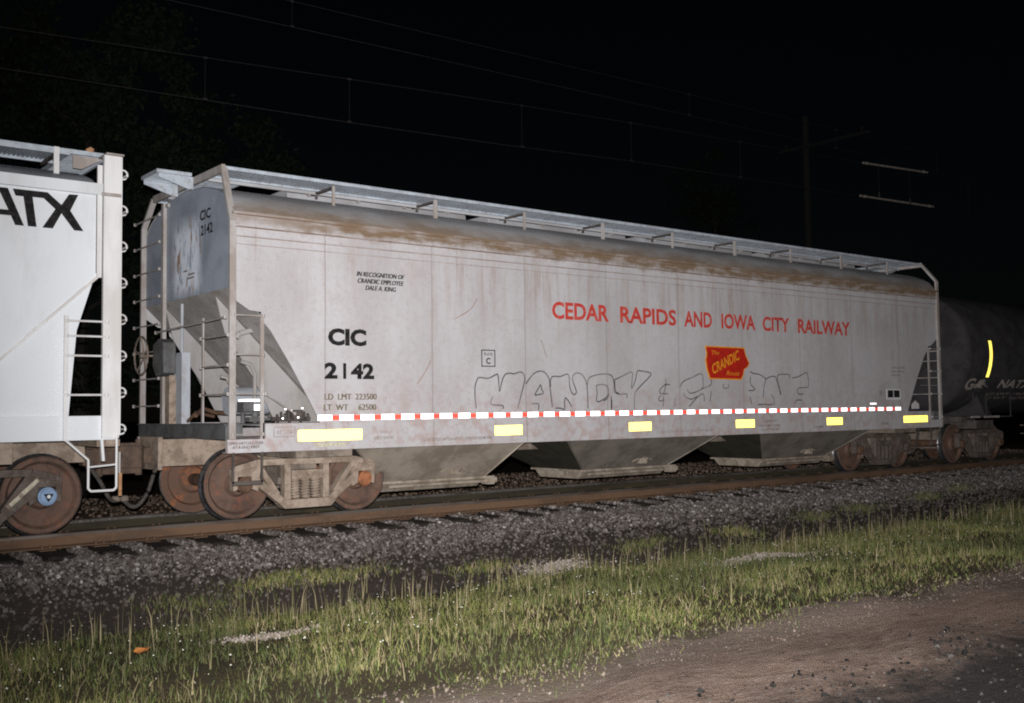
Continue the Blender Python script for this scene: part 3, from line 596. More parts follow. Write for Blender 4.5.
# roof running boards
def board(x0, x1, y0, y1, z, step, along='x', name='running_board'):
    m = MB()
    for yy in (y0, y1 - .02): m.box(x0, x1, yy, yy + .02, z - .045, z)
    m.box(x0, x0 + .02, y0 + .02, y1 - .02, z - .045, z - .001); m.box(x1 - .02, x1, y0 + .02, y1 - .02, z - .045, z - .001)
    if along == 'x':
        k = x0 + step
        while k < x1 - .04: m.box(k, k + step * .66, y0 + .02, y1 - .02, z - .022, z - .006); k += step
    else:
        k = y0 + step
        while k < y1 - .02: m.box(x0 + .02, x1 - .02, k, k + step * .5, z - .034, z - .003); k += step
    return m.build(name, M['grate'], H)
board(XL + .04, XR - .02, -1.31, -.74, 4.525, .064); board(XL + .04, XR - .02, .74, 1.31, 4.525, .064)
board(XL + .05, XL + .60, -.72, .72, 4.53, .048, 'y'); board(XR - .60, XR - .05, -.72, .72, 4.53, .048, 'y')
board(XL - .50, XL - .03, -.36, .24, 4.60, .04, 'y', 'end_platform'); board(XR + .03, XR + .50, -.30, .30, 4.60, .04, 'y', 'end_platform')
for x, s in ((XL, 1), (XR, -1)):
    for y in (-.34, .22):
        MB().prism([(x - .47 * s, 4.55), (x, 4.55), (x, 4.38), (x - .06 * s, 4.38), (x - .47 * s, 4.50)], 'y', y, y + .012).build('platform_bracket', M['grate'], H)
for k in range(9):
    x = 1.21 + k * 1.685; wide = .06 if k % 2 else .035
    for s in (-1, 1):
        MB().box(x - wide / 2, x + wide / 2, *sorted((1.20 * s, 1.225 * s)), 4.16, 4.48).build('board_post', M['post'], H)
        b = MB(); b.bar((x, 1.20 * s, 4.455), (x, .60 * s, 4.455), .045, .03); b.bar((x, .72 * s, 4.38), (x, .72 * s, 4.435), .03); b.build('board_brace', M['brace'], H)  # brace colour is dark to carry the shade under the grating
m = MB(); m.box(XL + .05, XR - .03, -.735, -.715, 4.435, 4.478); m.box(XL + .05, XR - .03, .715, .735, 4.435, 4.478); m.build('board_bearer', M['roof'], H)
for k in range(4):
    x0 = .9 + k * 3.55; m = MB(); m.prism([(-.46, 4.40), (.46, 4.40), (.44, 4.49), (.30, 4.545), (-.30, 4.545), (-.44, 4.49)], 'x', x0, x0 + 3.1); hc = m.build('hatch_cover', M['roof'], H, bevel=.01)
    for q in range(4): MB().box(x0 + .3 + q * .8, x0 + .35 + q * .8, -.50, -.30, 4.46, 4.56).build('hatch_clamp', M['post'], hc)
# end sill, centre sill, platform and coupler at each end
for x, s in ((XL, 1), (XR, -1)):
    m = MB(); m.box(*sorted((x - .06 * s, x + .16 * s)), -1.555, 1.555, 1.06, 1.23); m.box(*sorted((x - .08 * s, x + .5 * s)), -1.55, 1.55, 1.232, 1.25); m.build('end_sill', M['dark_sill'], H)
    m = MB(); m.box(*sorted((x - .42 * s, x + 2.2 * s)), -.27, .27, .70, 1.055); m.box(*sorted((x - .46 * s, x - .40 * s)), -.36, .36, .66, 1.09); m.build('draft_sill', M['frame'], H, bevel=.01)
    coupler(H, x - .42 * s, -s)
    MB().box(*sorted((x + .90 * s, x + 1.72 * s)), -1.54, 1.54, .80, .895).build('body_bolster', M['under'], H)
MB().box(1.6, mir(1.6), -.22, .22, .72, .99).build('centre_sill', M['under'], H)
air_hose(H, [(-.86, -.30, .74), (-.93, -.33, .60), (-1.0, -.34, .40), (-1.10, -.34, .25), (-1.20, -.33, .21), (-1.30, -.30, .30)])
air_hose(H, [(mir(-.86), -.30, .74), (mir(-.98), -.33, .50), (mir(-1.10), -.32, .28), (mir(-1.22), -.3, .26)])
# brake wheel, gear case, shafts
bw = MB(); cx, cy, cz = -.72, .78, 2.20; bw.torus((cx, cy, cz), .265, .014, 'x', 28)
for k in range(5):
    t = 2 * pi * k / 5 + .3; bw.tube([(cx + .05, cy, cz), (cx, cy + .26 * cos(t), cz + .26 * sin(t))], .010, 6)
bw.tube([(cx + .06, cy, cz), (cx - .02, cy, cz)], .035, 10); bw.tube([(cx, cy, cz), (-.44, cy - .1, cz)], .016, 6); bw.build('brake_wheel', M['under'], H)
MB().prism([(.18, 1.94), (.50, 1.90), (.62, 2.05), (.60, 2.35), (.40, 2.42), (.20, 2.36)], 'x', -.62, -.44).build('brake_gear_case', M['dark_sill'], H, bevel=.02)
m = MB(); m.box(-.46, -.36, .40, .56, 1.25, 1.92); m.bar((-.41, .44, 1.25), (-.30, .15, 1.55), .03); m.build('brake_post', M['frame'], H)
m = MB(); m.box(-.40, -.28, .10, .30, 1.25, 2.22); m.box(-.38, -.30, .34, .44, 1.85, 2.18); m.tube([(-.34, .25, 2.2), (-.34, .25, 2.9)], .022, 8); m.build('shaft_guard', M['body_end'], H)
m = MB(); m.tube([(-.36, -.30, 1.36), (-.2, -.15, 1.45), (.0, -.05, 1.40), (.3, .0, 1.38)], .03, 8); m.tube([(-.36, -.02, 1.28), (-.2, .1, 1.40), (.1, .2, 1.34)], .022, 8); m.build('brake_pipe', M['rust'], H)
m = MB(); m.tube([(.0, -.5, 1.55), (.55, -.5, 1.55)], .19, 18); m.build('air_reservoir', M['body_end'], H)
m = MB()                                             # pipes in front of the shear plate
m.tube([(.18, -.96, 1.26), (.18, -.96, 1.90), (.12, -.96, 2.02), (-.02, -.96, 2.06)], .028, 8); m.tube([(-.16, -.97, 1.26), (-.16, -.97, 1.74), (-.21, -.97, 1.84), (-.30, -.97, 1.86)], .022, 8); m.tube([(-.05, -.98, 2.42), (.22, -.98, 2.50)], .035, 8); m.tube([(-.05, -.98, 2.42), (-.09, -.98, 2.36)], .04, 8); m.build('brake_pipe', M['web'], H)
v = MB(); v.box(-.10, .04, -1.24, -1.02, 1.40, 1.53); v.box(.05, .17, -1.22, -1.05, 1.40, 1.50); v.tube([(-.06, -1.12, 1.25), (-.06, -1.12, 1.40)], .03, 8); v.box(.0, .20, -1.2, -1.04, 1.27, 1.33)
v.tube([(.1, -1.14, 1.33), (.1, -1.14, 1.40)], .045, 8); v.tube([(.2, -1.14, 1.3), (.42, -1.12, 1.3)], .02, 6); v.build('brake_valve', M['dark_sill'], H, bevel=.008)
v = MB(); v.box(-.08, .14, -1.26, -1.04, 1.535, 1.56); v.box(.05, .15, -1.235, -1.225, 1.42, 1.49); v.build('valve_lid_glint', M['retro_white'], H)  # lid and front plate in retro white, a glint put into the material
v = MB()
for q in range(9): v.tube([(.34 + q * .055, -1.3, 1.26 + .04 * (q % 3)), (.36 + q * .055, -1.24, 1.36 + .03 * (q % 2))], .018, 6)
v.tube([(.30, -1.2, 1.30), (.85, -1.2, 1.30)], .03, 8); v.box(.55, .70, -1.3, -1.1, 1.30, 1.42); v.build('retainer_valve', M['brace'], H)
v = MB()
for q, (a, b) in enumerate(((.42, 1.42), (.50, 1.40), (.38, 1.30), (.60, 1.31), (.66, 1.43))): v.box(a, a + .022, -1.345, -1.34, b, b + .018)
v.build('valve_glint', M['retro_white'], H)  # small retro-white chips added as bright glints on the valves
m = MB(); m.bar((.0, -1.585, 1.26), (.0, -1.585, 1.06), .05, .02); m.box(-.40, .0, -1.58, -1.56, 1.062, 1.09); m.bar((-.40, -1.60, .90), (-.40, -1.60, .52), .025); m.bar((-.02, -1.60, .90), (-.02, -1.60, .52), .025); m.bar((-.41, -1.60, .52), (-.01, -1.60, .52), .025, .05)
m.build('sill_step', M['brace'], H)
m = MB(); q_ = [(mir(a), c) for a, c in ((-.40, .90), (-.40, .52), (-.02, .52), (-.02, .90))]
for a, b in zip(q_, q_[1:]): m.bar((a[0], -1.6, a[1]), (b[0], -1.6, b[1]), .025)
m.build('sill_step', M['brace'], H)
# hopper bays and discharge gates
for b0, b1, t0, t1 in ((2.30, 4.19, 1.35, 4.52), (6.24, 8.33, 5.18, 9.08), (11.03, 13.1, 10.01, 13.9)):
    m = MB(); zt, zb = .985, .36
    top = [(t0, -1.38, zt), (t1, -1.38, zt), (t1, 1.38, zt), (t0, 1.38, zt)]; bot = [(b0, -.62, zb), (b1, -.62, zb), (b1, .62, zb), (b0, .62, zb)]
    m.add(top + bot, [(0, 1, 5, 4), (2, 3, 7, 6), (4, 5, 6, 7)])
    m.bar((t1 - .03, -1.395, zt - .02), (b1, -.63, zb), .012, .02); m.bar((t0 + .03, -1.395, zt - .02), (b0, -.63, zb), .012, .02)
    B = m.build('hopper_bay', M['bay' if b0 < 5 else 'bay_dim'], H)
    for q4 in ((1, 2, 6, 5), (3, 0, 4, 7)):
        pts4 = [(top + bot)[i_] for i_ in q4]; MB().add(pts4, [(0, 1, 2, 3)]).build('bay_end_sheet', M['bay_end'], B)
    g = MB(); g.box(b0 - .06, b1 + .05, -.66, .66, zb - .035, zb - .002)
    g.prism([(-.63, zb - .037), (-.50, zb - .16), (.50, zb - .16), (.63, zb - .037)], 'x', b0 + .02, b1 - .06)
    g.tube([(b0 + .1, -.68, zb - .08), (b1 + .12, -.68, zb - .08)], .022, 8); g.box(b1 - .02, b1 + .10, -.74, -.56, zb - .13, zb + .0)
    g.tube([(b1 + .12, -.66, zb - .07), (b1 + .18, -.66, zb - .07)], .055, 10)
    xm = (b0 + b1) / 2 + .25
    g.tube([(xm - .25, -.78, zb + .10), (xm, -.80, zb + .19), (xm + .22, -.78, zb + .12)], .018, 6); g.box(xm - .06, xm + .1, -.80, -.68, zb + .06, zb + .16); g.torus((xm + .02, -.82, zb + .12), .06, .012, 'y', 12)
    g.build('discharge_gate', M['gatesteel'], B, bevel=.0)
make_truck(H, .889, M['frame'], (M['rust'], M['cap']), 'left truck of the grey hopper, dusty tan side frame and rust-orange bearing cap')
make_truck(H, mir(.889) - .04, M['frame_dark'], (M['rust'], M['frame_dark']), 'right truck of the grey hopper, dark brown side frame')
# lettering
text_mesh('reporting_mark', 'CIC', .91, 1.49, 2.26, 2.49, M['black'], H, bold=.05)
text_mesh('car_number', '2', .855, 1.05, 1.82, 2.035, M['black'], H, bold=.045); MB().box(1.135, 1.18, -1.6035, -1.6005, 1.82, 2.03).build('car_number', M['black'], H)
text_mesh('car_number', '42', 1.25, 1.61, 1.82, 2.03, M['black'], H, bold=.045)
for k_ in (0, 1):
    text_mesh('load_limit_stencil', 'LD  LMT  223500', .855 + .009 * k_, 1.64 + .009 * k_, 1.545, 1.625, M['olive'], H, bold=0, d=.003 + .0006 * k_)
    text_mesh('light_weight_stencil', 'LT  WT     62500', .845 + .009 * k_, 1.63 + .009 * k_, 1.405, 1.485, M['olive'], H, bold=0, d=.003 + .0006 * k_)
for k_ in (0, 1): text_mesh('dedication', 'IN RECOGNITION OF\nCRANDIC EMPLOYEE\nDALE A. KING', 1.342 + .009 * k_, 2.097 + .009 * k_, 3.025, 3.27, M['black'], H, bold=0, shear=.25, d=.003 + .0006 * k_)
for wd, a_, b_ in (('CEDAR', 4.79, 6.02), ('RAPIDS', 6.25, 7.60), ('AND', 7.78, 8.52), ('IOWA', 8.75, 9.71), ('CITY', 9.90, 10.72), ('RAILWAY', 10.96, 12.68)):
    text_mesh('railway_name', wd, a_, b_ - .02, 2.78, 3.055, M['red'], H, bold=.03)
text_mesh('reporting_mark', 'CIC', .48, .94, 3.93, 4.07, M['black'], H, face='end', X=XL + .03, bold=.03) if False else None
def endmap(px, pz): return (XL + .0265, px, pz)
# the end face looks towards -x, so letters run towards -y
def endface(px, pz): return (XL + .0265, -px, pz)
text_mesh('end_reporting_mark', 'CIC', .50, .86, 3.93, 4.07, M['black'], H, face=endface, bold=.03)
text_mesh('end_car_number', '2142', .53, .93, 3.73, 3.87, M['black'], H, face=endface, bold=.03)
m = MB()
for a, b, c, d in ((-.10, .16, 3.20, 3.225), (-.06, .18, 3.25, 3.275), (-.22, -.08, 3.31, 3.335)): m.box(XL + .0255, XL + .0285, -b - .15, -a - .15, c, d)
m.build('worn_stencil', M['faint'], H)
def frame_rect(name, x0, x1, z0, z1, t, mat, y=-1.6, parent=None):
    m = MB(); a, b = y - .004, y - .0005
    m.box(x0, x1, a, b, z0, z0 + t); m.box(x0, x1, a, b, z1 - t, z1); m.box(x0, x0 + t, a, b, z0 + t, z1 - t); m.box(x1 - t, x1, a, b, z0 + t, z1 - t)
    return m.build(name, M[mat], parent or H)
frame_rect('plate_box', 3.42, 3.675, 2.02, 2.27, .014, 'black'); text_mesh('plate_word', 'PLATE', 3.47, 3.625, 2.185, 2.225, M['black'], H, bold=.01); text_mesh('plate_letter', 'C', 3.505, 3.585, 2.06, 2.15, M['black'], H, bold=.03)
HP = [(8.30, 2.465), (9.36, 2.46), (9.40, 2.33), (9.50, 2.175), (9.44, 2.10), (9.35, 2.06), (9.32, 1.96), (9.26, 1.87), (8.40, 1.88), (8.325, 2.06), (8.30, 2.22), (8.33, 2.32)]
hb = MB().prism(HP, 'y', -1.606, -1.6005).build('emblem', M['herald_yellow'], H)
cxh, czh = 8.88, 2.165
MB().prism([(cxh + (a - cxh) * .955, czh + (b - czh) * .925) for a, b in HP], 'y', -1.6095, -1.6062).build('emblem_field', M['herald_red'], hb)
text_mesh('emblem_word', 'CRANDIC', 8.44, 9.24, 2.10, 2.28, M['herald_yellow'], hb, y=-1.6095, rot=radians(21), bold=.02, shear=.3)
text_mesh('emblem_word', 'The', 8.46, 8.66, 2.31, 2.385, M['herald_yellow'], hb, y=-1.6095, shear=.2)
text_mesh('emblem_word', 'Route', 8.84, 9.20, 1.95, 2.03, M['herald_yellow'], hb, y=-1.6095, shear=.3)
text_mesh('hatch_notice', 'OPEN HATCH COVER', -.47, -.01, .995, 1.03, M['black'], H, y=-1.622, bold=.008); text_mesh('hatch_notice', 'AT A-END FIRST', -.42, -.06, .945, .98, M['black'], H, y=-1.622, bold=.008)
frame_rect('stencil_panel', .13, .43, 1.075, 1.205, .008, 'faint', -1.618); text_mesh('small_stencil', 'AB 2-04', .17, .38, 1.11, 1.16, M['faint'], H, y=-1.618)
MB().box(.70, 1.16, -1.626, -1.6225, .935, .985).build('number_patch', M['cream'], H)
text_mesh('small_stencil', '1 WRK-H', 1.64, 1.86, 1.085, 1.12, M['faint'], H, y=-1.618); text_mesh('small_stencil', 'USED SHOES', 1.59, 1.90, 1.01, 1.05, M['olive'], H, y=-1.622)
text_mesh('sill_stencil', 'CLOSE OUTLET GATES & HATCH COVERS BEFORE MOVING', 2.36, 3.60, .965, 1.005, M['olive'], H, y=-1.622, bold=.005)
text_mesh('sill_stencil', 'CLOSE OUTLET GATES & HATCH COVERS BEFORE MOVING', 7.05, 8.45, .965, 1.005, M['faint'], H, y=-1.622, bold=.01)
for x0, x1, z0, z1, s_, y_ in ((9.85, 10.25, 1.10, 1.14, 'CAPACITY', -1.618), (9.69, 10.32, 1.025, 1.055, 'LOAD LIMIT 223500', -1.622), (9.76, 10.26, .945, .985, 'CU FT 4750', -1.622), (9.69, 10.12, 1.405, 1.44, '50K WCS3', -1.6), (11.35, 11.66, .965, 1.005, 'LUBE', -1.622), (13.65, 13.91, .985, 1.045, 'A END', -1.622), (14.08, 14.61, 2.15, 2.19, 'CONSOLIDATED', -1.6), (14.08, 14.58, 2.07, 2.11, 'LUBRICATION', -1.6), (14.10, 14.42, 1.99, 2.03, 'DATA', -1.6)):
    text_mesh('small_stencil', s_, x0, x1, z0, z1, M['olive'], H, y=y_, bold=.01)
m = MB(); m.box(13.89, 14.41, -1.606, -1.6005, 1.50, 1.72); cb = m.build('data_panel', M['white_post'], H); m = MB(); m.box(13.93, 14.13, -1.609, -1.6062, 1.545, 1.695); m.box(14.16, 14.37, -1.609, -1.6062, 1.545, 1.695); m.build('panel_window', M['black'], cb)
MB().box(13.63, 13.80, -1.6035, -1.6005, 1.57, 1.69).build('number_patch', M['post'], H)
MB().box(14.71, 15.18, -1.6265, -1.6225, .95, .99).build('number_patch', M['cream'], H)
MB().prism([(14.84, 1.30), (15.12, 1.30), (15.12, 1.40), (14.98, 1.48), (14.84, 1.40)], 'y', -1.60, -1.594).build('placard', M['white_post'], H); MB().bar((15.2, -1.61, 1.80), (15.94, -1.61, 1.80), .012).build('grab_iron', M['post'], H)
# reflective strip and yellow reflectors
k = 0; x = .76
while x < 14.35:
    MB().box(x, x + .205, -1.6045, -1.6005, 1.275, 1.345).build('white_reflector', M['retro_white'], H)
    if x + .32 < 14.45: MB().box(x + .2055, x + .3195, -1.6045, -1.6005, 1.28, 1.340).build('red_reflector', M['retro_red'], H)
    x += .32
for a, b in ((.45, 1.42), (3.62, 4.17), (6.37, 6.92), (9.04, 9.59), (11.75, 12.30), (14.45, 15.42)):
    MB().box(a + .02, b - .02, -1.6265, -1.6225, 1.015, 1.155).build('yellow_reflector', M['retro_yellow'], H)
MB().box(13.29, 13.51, -1.6045, -1.6005, 1.405, 1.435).build('white_reflector', M['retro_white'], H)
# spray-can graffiti outline and scrapes
def ribbon(pls, w, mat, name, par):
    m = MB()
    for pl in pls:
        P = [Vector((a, 0, b)) for a, b in pl]; S = []
        for i in range(len(P) - 1):
            p0, p1, p2, p3 = P[max(i - 1, 0)], P[i], P[i + 1], P[min(i + 2, len(P) - 1)]
            for t in (0, .25, .5, .75): S.append(.5 * ((2 * p1) + (p2 - p0) * t + (2 * p0 - 5 * p1 + 4 * p2 - p3) * t * t + (3 * p1 - p0 - 3 * p2 + p3) * t ** 3))
        S.append(P[-1]); v = []; n = len(S)
        for i, p in enumerate(S):
            t = (S[min(i + 1, n - 1)] - S[max(i - 1, 0)]).normalized(); nn = Vector((-t.z, 0, t.x)) * w / 2
            y = -1.6022
            v += [(p.x + nn.x, y, p.z + nn.z), (p.x - nn.x, y, p.z - nn.z)]
        m.add(v, [(2 * i, 2 * i + 1, 2 * i + 3, 2 * i + 2) for i in range(n - 1)])
    return m.build(name, M[mat], par)
G1 = [p for p in G[:-3] if p[0][0] < 6.95]; G2 = [p for p in G[:-3] if 6.95 <= p[0][0] < 7.5]; G3 = [p for p in G[:-3] if p[0][0] >= 7.5]
for g_ in (G1, G2, [p for p in G3 if p[0][0] < 8.4], [p for p in G3 if 8.4 <= p[0][0] < 9.3], [p for p in G3 if 9.3 <= p[0][0] < 11.1], [p for p in G3 if p[0][0] >= 11.1]): ribbon(g_, .021, 'spray', 'graffiti', H)
for g_ in G[-3:]: ribbon([g_], .011, 'rustline', 'rust_scrape', H)

# ================================================================ WHITE HOPPER AT LEFT
A1 = -1.80; A0 = -17.6; AC = (A0 + A1) / 2
A = empty('covered_hopper', (AC, 0, 0), 'clean white covered hopper with big black ATX lettering at the left edge', 'covered hopper')
def am(x): return A0 + A1 - x
for s in (-1, 1):
    up = [(-2.0, 3.96), (-2.0, 3.03), (-2.05, 2.96), (-2.46, 2.61), (-2.79, 2.27), (-3.05, 2.0), (-3.6, 1.38)]
    up = up + [(am(a), b) for a, b in up[::-1]]
    MB().prism(up, 'y', *sorted((1.575 * s, 1.60 * s))).build('side_sheet', M['white'], A)
    lw = [(-2.06, 2.97), (-2.25, 2.34), (-2.33, 1.36), (am(-2.33), 1.36), (am(-2.25), 2.34), (am(-2.06), 2.97)]
    MB().prism(lw, 'y', *sorted((1.535 * s, 1.56 * s))).build('lower_sheet', M['white'], A)
    for k_ in range(6):
        x_ = -2.85 - k_ * 2.0
        if -16.5 < x_: MB().box(x_ - .004, x_ + .004, *sorted((1.6003 * s, 1.603 * s)), 2.4 if k_ == 0 else 1.4, 3.88).build('weld_seam', M['white_post'], A)
    m = MB(); m.bar((-2.04, 1.605 * s, 2.96), (-3.06, 1.605 * s, 1.99), .02, .03); m.bar((-3.06, 1.605 * s, 1.99), (-3.62, 1.605 * s, 1.37), .02, .03); m.build('sheet_flange', M['white_post'], A)
    m = MB(); m.box(A0 + .2, -2.0, *sorted((1.54 * s, 1.652 * s)), 3.90, 4.03); m.build('side_chord', M['white'], A)
    m = MB(); m.box(A0 + .02, A1 - .02, *sorted((1.56 * s, 1.615 * s)), 1.10, 1.375); m.build('side_sill', M['white'], A, bevel=.004)
rp = [(-1.6, 4.0), (-1.45, 4.10), (-1.2, 4.19), (-.8, 4.30), (0, 4.38)]; rp = rp + [(-a, b) for a, b in rp[-2::-1]]
m = MB(); n = len(rp)
for a, b in ((A0 + .3, A1 - .25),): m.add([(a, *p) for p in rp] + [(b, *p) for p in rp], [(q, q + 1, q + 1 + n, q + n) for q in range(n - 1)], True)
m.prism([(rp[0][0], 3.0)] + rp + [(rp[-1][0], 3.0)], 'x', A1 - .26, A1 - .25); m.prism([(rp[0][0], 3.0)] + rp + [(rp[-1][0], 3.0)], 'x', A0 + .3, A0 + .31)
m.build('roof', M['body_end'], A)
for q in (lambda a: a, am):
    sh = MB(); sh.prism([(q(-2.05), 3.0), (q(-2.06), 2.98), (q(-3.8), 1.24), (q(-3.78), 1.26)], 'y', -1.53, 1.53); sh.build('slope_sheet', M['slope'], A)
    m = MB(); m.box(*sorted((q(-1.99), q(-1.80))), -1.66, -1.60, 1.12, 4.37); m.box(*sorted((q(-1.825), q(-1.80))), -1.60, -1.45, 1.12, 4.37); m.box(*sorted((q(-2.055), q(-2.0))), -1.63, -1.60, 2.95, 4.25); m.build('corner_post', M['white_post'], A, bevel=.004)
    m = MB(); m.box(*sorted((q(-1.99), q(-1.80))), 1.60, 1.66, 1.12, 4.37); m.build('corner_post', M['white_post'], A, bevel=.004)
    m = MB(); m.box(*sorted((q(-2.02), q(-1.80))), -1.675, -1.661, 3.89, 3.93); m.box(*sorted((q(-1.98), q(-1.78))), -1.70, -1.40, 4.372, 4.39); m.build('post_cap', M['post'], A)
    m = MB()
    l = MB(); l.box(*sorted((q(-2.41), q(-2.365))), -1.665, -1.64, 1.10, 2.50); SL = l.build('side_ladder', M['white_post'], A)
    for z in (2.44, 2.27, 2.05, 1.61): rung((q(-2.39), -1.69, z), (q(-1.95), -1.69, z), SL, .012, 'white_post')
    l = MB(); l.box(*sorted((q(-1.80), q(-1.78))), -1.64, -1.60, 1.15, 4.37); EL = l.build('end_ladder', M['white_post'], A)
    s = 1 if q(-1.8) == -1.8 else -1
    for k in range(8):
        z = 4.19 - k * .422; r_ = MB(); x0 = q(-1.80)
        r_.tube([(x0, -1.62, z + .035)] + [(x0 + (.03 + .055 * math.sin(t)) * s, -1.62, z - .02 + .055 * math.cos(t)) for t in np.linspace(0, pi, 9)] + [(x0 + .02 * s, -1.62, z - .075)], .010, 6)
        r_.tube([(x0 + .08 * s, -1.62, z - .02), (x0 + .08 * s, -1.16, z - .02)], .012, 6); r_.build('rung', M['white_post'], EL)
    st = MB(); pts = [(q(-2.39), -1.67, 1.11), (q(-2.14), -1.67, .88), (q(-2.14), -1.67, .56), (q(-2.11), -1.67, .53), (q(-1.86), -1.67, .53), (q(-1.83), -1.67, .56), (q(-1.83), -1.67, 1.15)]
    for a, b in zip(pts, pts[1:]): st.tube([a, b], .014, 6)
    st.tube([(q(-2.13), -1.67, .80), (q(-1.84), -1.67, .82)], .011, 6); st.bar((q(-1.98), -1.6, 1.1), (q(-1.96), -1.6, .86), .05, .03); st.build('sill_step', M['white_post'], A)
    m = MB(); m.box(*sorted((q(-1.80), q(-1.765))), -1.66, -1.64, .46, .72); m.build('end_reflector', M['orange'] if s == 1 else M['post'], A)
    m = MB(); m.box(*sorted((q(-1.78), q(-4.2))), -.30, .30, .80, 1.10); m.box(*sorted((q(-1.74), q(-2.0))), -1.5, 1.5, 1.02, 1.10); m.build('draft_sill', M['frame'], A)
    MB().box(*sorted((q(-2.9), q(-3.6))), -1.53, 1.53, .86, 1.09).build('body_bolster', M['frame'], A)
m = MB(); m.bar((-1.79, -1.645, .71), (-1.79, -1.645, .96), .02); m.build('hanger', M['post'], A)
coupler(A, -1.74, 1); coupler(A, am(-1.74), -1)
air_hose(A, [(-1.72, -.30, .74), (-1.60, -.33, .55), (-1.48, -.33, .33), (-1.38, -.30, .30)])
# roof walk of the white car: long board, wide end board, posts
m = MB(); z = 4.49
for yy in (-1.21, -.66): m.box(A0 + .3, -2.25, yy, yy + .02, z - .07, z)
k = A0 + .35
while k < -2.27: m.box(k, k + .024, -1.19, -.66, z - .045, z - .012); k += .05
for yy in (.66, 1.19): m.box(A0 + .3, -2.25, yy, yy + .02, z - .07, z)
k = A0 + .35
while k < -2.27: m.box(k, k + .024, .68, 1.19, z - .045, z - .012); k += .05
m.build('running_board', M['grate'], A)
for q in (lambda a: a, am):
    m = MB(); m.box(*sorted((q(-2.25), q(-2.23))), -1.21, 1.21, z - .05, z); m.box(*sorted((q(-1.80), q(-1.78))), -1.21, 1.21, z - .05, z); k = -1.19
    m.box(*sorted((q(-2.23), q(-1.80))), -1.21, -1.19, z - .05, z); m.box(*sorted((q(-2.23), q(-1.80))), 1.19, 1.21, z - .05, z)
    while k < 1.18: m.box(*sorted((q(-2.23), q(-1.80))), k, k + .022, z - .04, z - .01); k += .048
    m.build('end_running_board', M['grate'], A)
    MB().prism([(q(-1.85), 4.43), (q(-2.20), 4.43), (q(-2.20), 4.28), (q(-2.10), 4.28)], 'y', -1.17, -1.15).build('board_bracket', M['post'], A)
for k in range(10):
    x = -2.40 - k * 1.62; MB().box(x - .03, x + .03, -1.235, -1.212, 4.12, 4.49).build('board_post', M['white_post'], A)
    b = MB(); b.bar((x, -1.2, 4.41), (x, -.6, 4.41), .04, .03); b.build('board_brace', M['brace'], A)  # brace again painted dark for the shade beneath the board
MB().prism([(-2.06, 4.49), (-1.98, 4.49), (-1.97, 4.53), (-2.01, 4.55), (-2.06, 4.52)], 'y', -1.20, -1.16).build('roof_tag', M['orange'], A)
m = MB(); y0, y1 = -1.6045, -1.6005
LT = [[(-2.95, 3.87), (-2.59, 3.87), (-2.44, 3.745), (-2.36, 3.875), (-2.26, 3.88), (-2.345, 3.69), (-2.20, 3.47), (-2.30, 3.47), (-2.44, 3.65), (-2.53, 3.47), (-2.64, 3.47), (-2.505, 3.69), (-2.63, 3.80), (-2.745, 3.80), (-2.70, 3.47), (-2.79, 3.47), (-2.84, 3.795), (-2.92, 3.795)]]
for L_ in LT: m.prism(L_, 'y', y0, y1)
m.prism([(-3.12, 3.87), (-3.00, 3.87), (-2.83, 3.47), (-2.92, 3.47), (-2.965, 3.57), (-3.13, 3.57), (-3.10, 3.63), (-2.99, 3.63), (-3.07, 3.80)], 'y', y0, y1)
m.prism([(-3.12, 3.87), (-3.20, 3.87), (-3.37, 3.47), (-3.28, 3.47), (-3.20, 3.63), (-3.10, 3.63), (-3.13, 3.57)], 'y', y0, y1)
m.build('lettering', M['black'], A, label='big black letters ATX on the white side')
make_truck(A, -3.30, M['frame_dark'], (M['frame_dark'], M['blue']), 'truck of the white hopper, dark frame and pale blue bearing cap')
make_truck(A, am(-3.30), M['frame_dark'], (M['frame_dark'], M['rust']), None)
m = MB(); m.bar((-2.86, -1.14, .36), (-2.53, -1.14, .66), .02, .05); lv = m.build('brake_rod', M['frame'], A); m = MB(); m.bar((-2.70, -1.155, .51), (-2.545, -1.155, .65), .008, .045); m.bar((-2.83, -1.155, .385), (-2.73, -1.155, .475), .008, .045); m.build('rod_tag', M['cream'], lv)
for b0 in (-6.6, -10.7, -14.8):
    m = MB(); m.add([(b0 - 1, -1.4, 1.09), (b0 + 2.6, -1.4, 1.09), (b0 + 2.6, 1.4, 1.09), (b0 - 1, 1.4, 1.09), (b0, -.6, .35), (b0 + 1.6, -.6, .35), (b0 + 1.6, .6, .35), (b0, .6, .35)], [(0, 1, 5, 4), (1, 2, 6, 5), (2, 3, 7, 6), (3, 0, 4, 7), (4, 5, 6, 7)]); m.build('hopper_bay', M['bay'], A)

# ================================================================ BLACK TANK CAR AT RIGHT
T = empty('tank_car', (26, 0, 0), 'dark black tank car with a glowing yellow vertical reflector, beyond the grey hopper', 'tank car')
R_ = 1.46; zc = 2.60; m = MB(); hd = [(-.42 + .42 * (1 - cos(t)) , R_ * sin(t)) for t in np.linspace(0, pi / 2, 9)]
prof = [(17.32 + .40 - .40 * cos(t), max(R_ * sin(t), .001)) for t in np.linspace(0, pi / 2, 10)]
prof += [(x, R_) for x in (21, 24, 27, 30)] + [(2 * 26 - a, r) for a, r in prof[::-1]]
m.rev((0, 0, zc), 'x', prof, 64); m.build('tank', M['tank'], T)
def tpt(px, pz): return (px, -math.sqrt(max(R_ * R_ - (pz - zc) ** 2, .01)) - .006, pz)
text_mesh('emblem', 'G', 17.72, 18.12, 1.72, 1.99, M['tanktext'], T, face=tpt, bold=.03); text_mesh('emblem', '&', 18.12, 18.62, 1.76, 1.97, M['tanktext'], T, face=tpt, bold=.04, shear=.3); 
